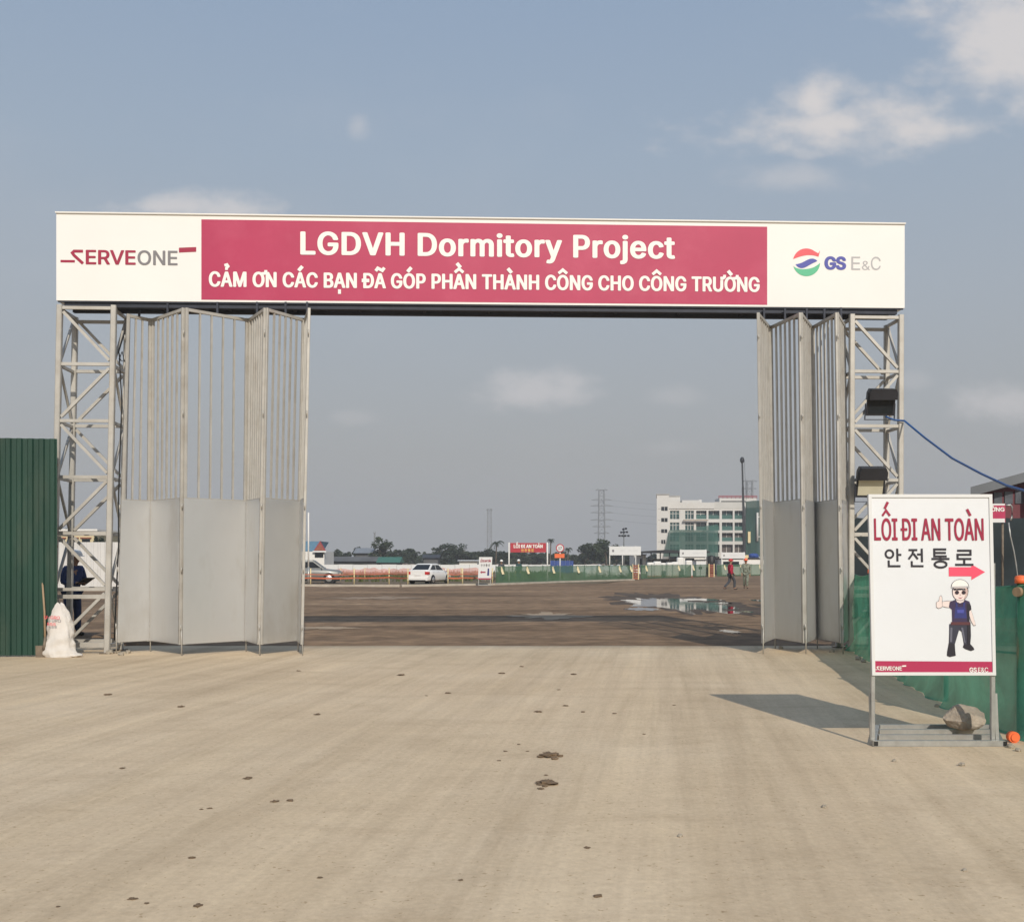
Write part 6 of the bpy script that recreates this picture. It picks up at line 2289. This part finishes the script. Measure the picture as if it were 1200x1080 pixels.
# right side: dark tarp shelter, maroon warehouse, small red sign
def right_background():
    d = 30.0
    X = lambda px: (px - 600) / F * d
    Z = lambda py: EYE + (HZ - py) / F * d
    root = thing('netted_shelter', 'black netting shelter behind the white safety sign', 'shelter', (X(1110), d, 0))
    x0, x1 = X(1000), X(1420)
    zt = Z(606)
    n = 34
    mb = MB()
    vs = []
    for j in range(7):
        for i in range(n + 1):
            x = x0 + (x1 - x0) * i / n
            vs.append((x, d + .12 * mnoise.noise(V((x * 1.3, j * .5, 0))), .02 + (zt - .02 - .05 * math.sin(i * .9) ** 2) * j / 6))
    mb.add(vs, [(j*(n+1)+i, j*(n+1)+i+1, (j+1)*(n+1)+i+1, (j+1)*(n+1)+i) for j in range(6) for i in range(n)], True)
    mb.build('front_net', M['tarp_black'], root, recalc=False)
    mb = MB(); mb.box(((x0 + x1)/2, d + 2.6, zt - .06), (x1 - x0, 5, .08)); mb.build('roof_net', M['tarp_black'], root)
    for i in range(8):
        x = x0 + .1 + (x1 - x0 - .2) * i / 7
        mb = MB(); mb.tube([(x, d + .2, 0), (x, d + .2, zt + .1)], .03, 8); mb.build('post', M['rust_iron'], root)
    # warehouse
    d = 46.0
    X = lambda px: (px - 600) / F * d
    Z = lambda py: EYE + (HZ - py) / F * d
    root = thing('warehouse', 'maroon walled warehouse with grey sloping roof at the right edge', 'warehouse', (X(1250), d, 0))
    p0, p1 = (X(1128), Z(572)), (X(1330), Z(517))
    mb = MB(); mb.prism([(X(1135), 0), (X(1330), 0), (X(1330), Z(527)), (X(1135), Z(581))], 14, (0, d, 0), N=(X(1135) / d + .02, 1, 0)); mb.build('wall', M['maroon'], root)
    mb = MB(); mb.prism([(p0[0], p0[1] - .42), (p1[0], p1[1] - .42), p1, p0], 15.5, (0, d - .8, 0), N=(X(1128) / d + .01, 1, 0)); mb.build('roof', M['roof_slate'], root)
    for k in range(7):
        xa = X(1164 + k * 12.5)
        mb = MB(); mb.box((xa + .19, d - .03, (Z(577 - k*1.0) + Z(590)) / 2), (.36, .06, Z(577 - k*1.0) - Z(590))); mb.build('window', M['win_grey'], root)
    mb = MB(); mb.box((X(1203), d - .5, (Z(598) + Z(560)) / 2), (.3, .3, Z(560) - Z(598))); mb.build('downpipe', M['white_paint'], root)
    # pale roof sheet behind
    mb = MB(); mb.prism([(X(1170), Z(551)), (X(1171), Z(549.5)), (X(1215), Z(553)), (X(1215), Z(554.5))], 3, (0, d + 16, 0)); mb.build('roof_light', M['white_clean'], root)
    # red sign
    d = 29.0
    a, b = W(1120, 612, d), W(1177.5, 590, d)
    root = thing('site_sign', 'small red sign with white letters peeking out behind the white safety sign', 'sign', ((a.x + b.x)/2, d, 0))
    mb = MB(); mb.box(((a.x + b.x)/2, d, (a.z + b.z)/2), (b.x - a.x, .06, b.z - a.z)); bd = mb.build('board', M['sign_red'], root)
    f = Face(V((a.x, d - .03, a.z)), V((1, 0, 0)), V((0, 0, 1)))
    for y0, y1 in ((590, 592), (607.5, 612)):
        (u0, v0), (u1, v1) = f.uv(1120, y1), f.uv(1177.5, y0)
        mb = MB(); f.poly(mb, [(u0, v0), (u1, v0), (u1, v1), (u0, v1)]); mb.build('white_edge', M['white_clean'], bd, recalc=False)
    (u0, v0), (u1, v1) = f.uv(1123, 599.2), f.uv(1177, 594.4)
    f.write('C\u00d4NG TR\u01af\u1edcNG', u0, u1, v0, v1 - v0, M['ink_white'], bd, 'sign_lettering', .035, .008)
    for px in (1122, 1176):
        x = (px - 600) / F * d
        mb = MB(); mb.tube([(x, d + .06, 0), (x, d + .06, b.z)], .035, 8); mb.build('post', M['rust_iron'], root)
    mb = MB()
    x = (1182 - 600) / F * d
    mb.tube([W(1178, 592, d + .05), W(1184, 591.5, d + .05), W(1186, 594, d + .05), W(1186, 606, d + .05), W(1184, 610, d + .05)], .03, 8)
    mb.build('side_hoop', M['galv'], root)
    # grey cable hanging down
    mb = MB(); mb.tube([W(1182, 612, 28.6), W(1184, 628, 28.6), W(1188, 645, 28.6), W(1191, 662, 28.6), W(1193, 680, 28.6), W(1193, 712, 28.6)], .02, 6)
    tag(mb.build('hanging_cable', M['galv'], loc=tuple(W(1193, 712, 28.6))), 'thin grey cable hanging down in front of the black netting shelter', 'cable')
M['roof_slate'] = mat('roof_slate', (.13, .14, .15), .6, .1, var=.1, scale=.6)
M['win_grey'] = mat('win_grey', (.10, .11, .13), .3, var=.2)
right_background()

# ================================================================== TREES
def leaf_crown(c, rx, rz, n, size, seed, clumps=14, flat=1.0):
    rnd = random.Random(seed)
    C_ = []
    for _ in range(clumps):
        while True:
            q = V((rnd.uniform(-1, 1), rnd.uniform(-1, 1), rnd.uniform(-1, 1)))
            if q.length < 1: break
        q = q * .85
        C_.append((V((q.x * rx, q.y * rx, q.z * rz)), rnd.uniform(.22, .42)))
    mb = MB()
    for _ in range(n):
        p, k = rnd.choice(C_)
        g = V((rnd.gauss(0, 1), rnd.gauss(0, 1), rnd.gauss(0, 1)))
        g = g.normalized() * min(g.length, 2.0)
        q = c + p + V((g.x * rx, g.y * rx, g.z * rz * .8)) * k * .55
        nrm = V((rnd.gauss(0, 1), rnd.gauss(0, 1), rnd.gauss(0, 1) + .5)).normalized()
        t = nrm.cross(V((0, 0, 1)))
        if t.length < .1: t = V((1, 0, 0))
        t.normalize(); b = nrm.cross(t)
        s = size * rnd.uniform(.6, 1.4)
        mb.add([q - t * s, q - b * s * .55, q + t * s, q + b * s * .55], [(0, 1, 2, 3)])
    return mb
def tree(px, top, wpx, d, seed, label, mt, squash=1.0):
    k = d / F
    x = (px - 600) * k
    H = EYE + (HZ - top) * k
    w = wpx * k / 2 * 1.12
    root = thing('tree', label, 'tree', (x, d, 0), 'trees beyond the far fence')
    rz = max(H * .42, .8)
    cz = H - rz
    mb = MB()
    rnd = random.Random(seed)
    mb.tube([(x, d, -.02), (x + .1, d, H * .3), (x + rnd.uniform(-.3, .3), d, H * .7)], [H * .035, H * .026, H * .012], 8)
    for i in range(5):
        a = i * 1.3 + seed
        mb.tube([(x + .05, d, H * (.28 + .06 * i)), (x + math.cos(a) * w * .7, d + math.sin(a) * w * .7, H * (.5 + .07 * i))], [H * .015, H * .005], 6)
    mb.build('trunk', M['bark'], root)
    n = int(700 + 30 * wpx)
    leaf_crown(V((x, d, cz)), w, rz, n, .34 * d / 280, seed, 12 + int(wpx / 3)).build('crown', mt, root, recalc=False)
TREES = [(394, 641, 13, 250, 'small round tree above the long grey roof, nearest the gable house'), (406, 646, 10, 252, 'low bush topped tree just right of the first small round tree'),
         (421, 640, 14, 236, 'tree beside the grey shed above the long roof'), (446, 629, 26, 215, 'tall ragged tree rising behind the long grey roof'), (462, 644, 16, 260, 'low dark tree right of the tall ragged tree'),
         (474, 640, 32, 245, 'broad dark tree directly above the white saloon car roof'), (499, 646, 7, 300, 'tiny round tree beside the dark roofed shed'),
         (522, 637, 30, 250, 'dark bushy tree right of the dark roofed shed'), (537, 638, 26, 258, 'dark bushy tree right neighbour of the dense one beside the shed'), (556, 646, 24, 262, 'low spreading tree above the white walled shed'),
         (572, 643, 24, 255, 'tree at the foot of the slim pale pylon'), (592, 645, 22, 250, 'tree left of the red banner'), (608, 643, 22, 270, 'dark tree behind the left half of the red banner'),
         (626, 645, 26, 268, 'dark tree behind the right half of the red banner'), (646, 649, 20, 275, 'low tree left of the round sign'), (672, 650, 14, 280, 'low tree right of the orange plate'),
         (685, 638, 20, 235, 'bushy tree left of the tall pylon'), (697, 634, 22, 240, 'dense tree below the tall pylon'), (710, 630, 26, 232, 'tallest dense tree beside the floodlight mast'),
         (722, 636, 20, 238, 'dense tree directly behind the left name board'), (738, 649, 22, 236, 'low tree beneath the left name board'), (752, 652, 14, 238, 'low tree between the name board and the canopy')]
for i, (px, top, w, d, lab) in enumerate(TREES):
    tree(px, top, w, d, 20 + i * 7, lab, M['leaf_dark'] if i % 3 else M['leaf_mid'])
tree(115, 622, 14, 92, 501, 'dark tree beside the cream house behind the white hoarding', M['leaf_dark'])
tree(84, 615, 20, 110, 502, 'dark tree rising behind the cream house', M['leaf_dark'])

def palm(px, top, wpx, d, seed, label):
    k = d / F
    x = (px - 600) * k
    H = EYE + (HZ - top) * k
    w = wpx * k / 2
    root = thing('palm_tree', label, 'palm', (x, d, 0), 'palms beyond the far fence')
    rnd = random.Random(seed)
    hub = V((x, d, H - w * .5))
    mb = MB(); mb.tube([(x - .3, d, -.02), (x - .1, d, H * .5), hub], [.22, .17, .14], 8); mb.build('trunk', M['bark'], root)
    for i in range(13):
        a = i * 2.4 + rnd.uniform(-.2, .2)
        up = rnd.uniform(.0, 1.0)
        pts = []
        for j in range(7):
            t = j / 6
            pts.append(hub + V((math.cos(a) * w * t, math.sin(a) * w * t, w * (up * t - .95 * t * t))))
        mb = MB()
        for p, q in zip(pts[:-1], pts[1:]):
            d_ = (q - p).normalized(); s = d_.cross(V((0, 0, 1)))
            if s.length < .1: s = V((0, 1, 0))
            s.normalize()
            for sg in (-1, 1):
                for e in range(2):
                    o = p.lerp(q, e / 2)
                    mb.add([o, o + d_ * .12, o + s * sg * w * .22 + V((0, 0, -w * .16)) + d_ * w * .1], [(0, 1, 2)])
        mb.tube(pts, .03, 4)
        mb.build('frond', M['leaf_dark'], root, recalc=False)
palm(582, 631, 18, 240, 1, 'broad palm at the foot of the slim pale pylon, left of the red banner')
palm(645.5, 630, 9, 255, 2, 'tall slim palm between the red banner and the round sign')
palm(666, 640, 10, 255, 3, 'shorter slim palm right of the round sign')
palm(690, 634, 14, 236, 4, 'spiky palm in the dense trees left of the tall pylon')

def tree_line():
    mb = MB()
    rnd = random.Random(77)
    for _ in range(13500):
        px = rnd.uniform(230, 800)
        d = rnd.uniform(285, 320)
        top = 3.6 + 2.2 * mnoise.noise(V((px * .045, 0, 0))) + 1.2 * mnoise.noise(V((px * .16, 4, 0)))
        if px > 735: top *= .7
        z = rnd.uniform(.2, 1) * max(1.2, top)
        q = V(((px - 600) / F * d, d, z))
        n = V((rnd.gauss(0, 1), rnd.gauss(0, 1), rnd.gauss(0, 1))).normalized()
        t = n.cross(V((0, 0, 1)))
        if t.length < .1: continue
        t.normalize(); b = n.cross(t); s_ = rnd.uniform(.3, .7)
        mb.add([q - t * s_, q - b * s_ * .6, q + t * s_, q + b * s_ * .6], [(0, 1, 2, 3)])
    tag(mb.build('tree_line', M['leaf_dark'], recalc=False), 'low dark mass of far bushes along the horizon behind the separate trees', 'bushes', kind='stuff')
tree_line()

# ================================================================== MASTS AND PYLONS
def pylon(px, top, bot, wpx, d, label, arms, name='pylon', cat='pylon', th=.16):
    k = d / F
    x = (px - 600) * k
    H = EYE + (HZ - top) * k
    w1 = wpx * k / 2
    root = thing(name, label, cat, (x, d, 0), 'lattice pylons on the skyline')
    def corner(i, z):
        f = w1 * (1.25 - .35 * z / H)
        sx, sy = ((-1, -1), (1, -1), (1, 1), (-1, 1))[i]
        return V((x + sx * f, d + sy * f, z))
    for i in range(4):
        mb = MB(); mb.bar(corner(i, 0), corner(i, H), th * 1.6, th * 1.6, up=(0, 1, 0)); mb.build('leg', M['pylon'], root)
    n = 12
    mb = MB()
    for j in range(n):
        z0, z1 = H * j / n, H * (j + 1) / n
        for i in range(4):
            a, b = corner(i, z0), corner((i + 1) % 4, z1)
            if j % 2: a, b = corner((i + 1) % 4, z0), corner(i, z1)
            mb.bar(a, b, th * .6, th * .6)
            mb.bar(corner(i, z1), corner((i + 1) % 4, z1), th * .6, th * .6)
    mb.build('bracing', M['pylon'], root)
    for z, l in arms:
        zz = H * z; ll = l * k
        mb = MB()
        for s in (-1, 1):
            mb.bar((x, d - w1 * .9, zz), (x + s * ll, d, zz + .1), th, th)
            mb.bar((x, d + w1 * .9, zz), (x + s * ll, d, zz + .1), th, th)
            mb.bar((x + s * w1, d, zz + 1.0), (x + s * ll, d, zz + .1), th * .8, th * .8)
        mb.build('cross_arm', M['pylon'], root)
    return root, x, H, k
_, xp, Hp, kp = pylon(705, 574, 650, 6.5, 600, 'tall lattice pylon with many cross arms left of the white building', ((.995, 7), (.86, 12), (.78, 13), (.69, 13), (.59, 13), (.50, 11), (.41, 9)), th=.30)
pylon(573.5, 596, 645, 4.5, 560, 'slim pale lattice pylon rising behind the small white sign', ((.97, 3.5),), th=.26)
pylon(878.5, 563, 590, 6.5, 640, 'lattice pylon showing above the roof of the white building', ((.99, 9), (.90, 8)), th=.30)
pylon(439, 624, 650, 1.2, 420, 'thin faint lattice mast behind the tall ragged tree', ((.98, 1.5),), 'radio_mast', 'mast', th=.12)
for z, l in ((.86, 11), (.78, 12), (.69, 12), (.59, 12)):
    a = V((xp + l * kp, 600, Hp * z)); b = V((xp + 175, 640, Hp * z - 1))
    mb = MB(); mb.tube(sag(a, b, 3.5, 16), .06, 5)
    tag(mb.build('power_line', M['pylon'], loc=tuple(a)), 'thin overhead wire strung from the tall lattice pylon towards the white building', 'power line', 'overhead wires from the tall pylon')
def flood_mast():
    d = 170
    c = W(731, 624, d)
    root = thing('floodlight_mast', 'site floodlight mast with a cluster of dark lamps above the left name board', 'mast', (c.x, d, 0))
    mb = MB(); mb.tube([(c.x, d, 0), (c.x, d, W(731, 618, d).z)], [.14, .09], 8); mb.build('pole', M['pylon'], root)
    for y, x0, x1 in ((627.3, 725.5, 737), (623.3, 727, 736)):
        a, b = W(x0, y, d), W(x1, y, d)
        mb = MB(); mb.bar(a, b, .08, .08); mb.build('cross_bar', M['pylon'], root)
    for (x, y) in ((726, 627.6), (729.3, 627.6), (732.6, 627.6), (736.4, 627.6), (728, 623.6), (731, 623.4), (734.5, 623.2), (730.5, 620.0), (733.5, 619.2)):
        p = W(x, y, d - .2)
        mb = MB(); mb.box(p, (.36, .22, .24), Matrix.Rotation(R_(20), 3, 'X')); mb.build('lamp', M['crane_dark'], root)
flood_mast()

# ================================================================== HAZE
hz = MB()
hz.box((0, 690, 40), (2900, 1700, 84))
m = D.materials.new('haze')
m.use_nodes = True
nt = m.node_tree
for n in list(nt.nodes):
    if n.type == 'BSDF_PRINCIPLED': nt.nodes.remove(n)
pv = nt.nodes.new('ShaderNodeVolumePrincipled')
pv.inputs['Color'].default_value = (.80, .82, .86, 1)
pv.inputs['Density'].default_value = .0007
pv.inputs['Anisotropy'].default_value = 0.0
nt.links.new(pv.outputs[0], nt.nodes['Material Output'].inputs['Volume'])
HAZE = True
if HAZE:
    o = hz.build('haze', m)
    tag(o, kind='stuff')
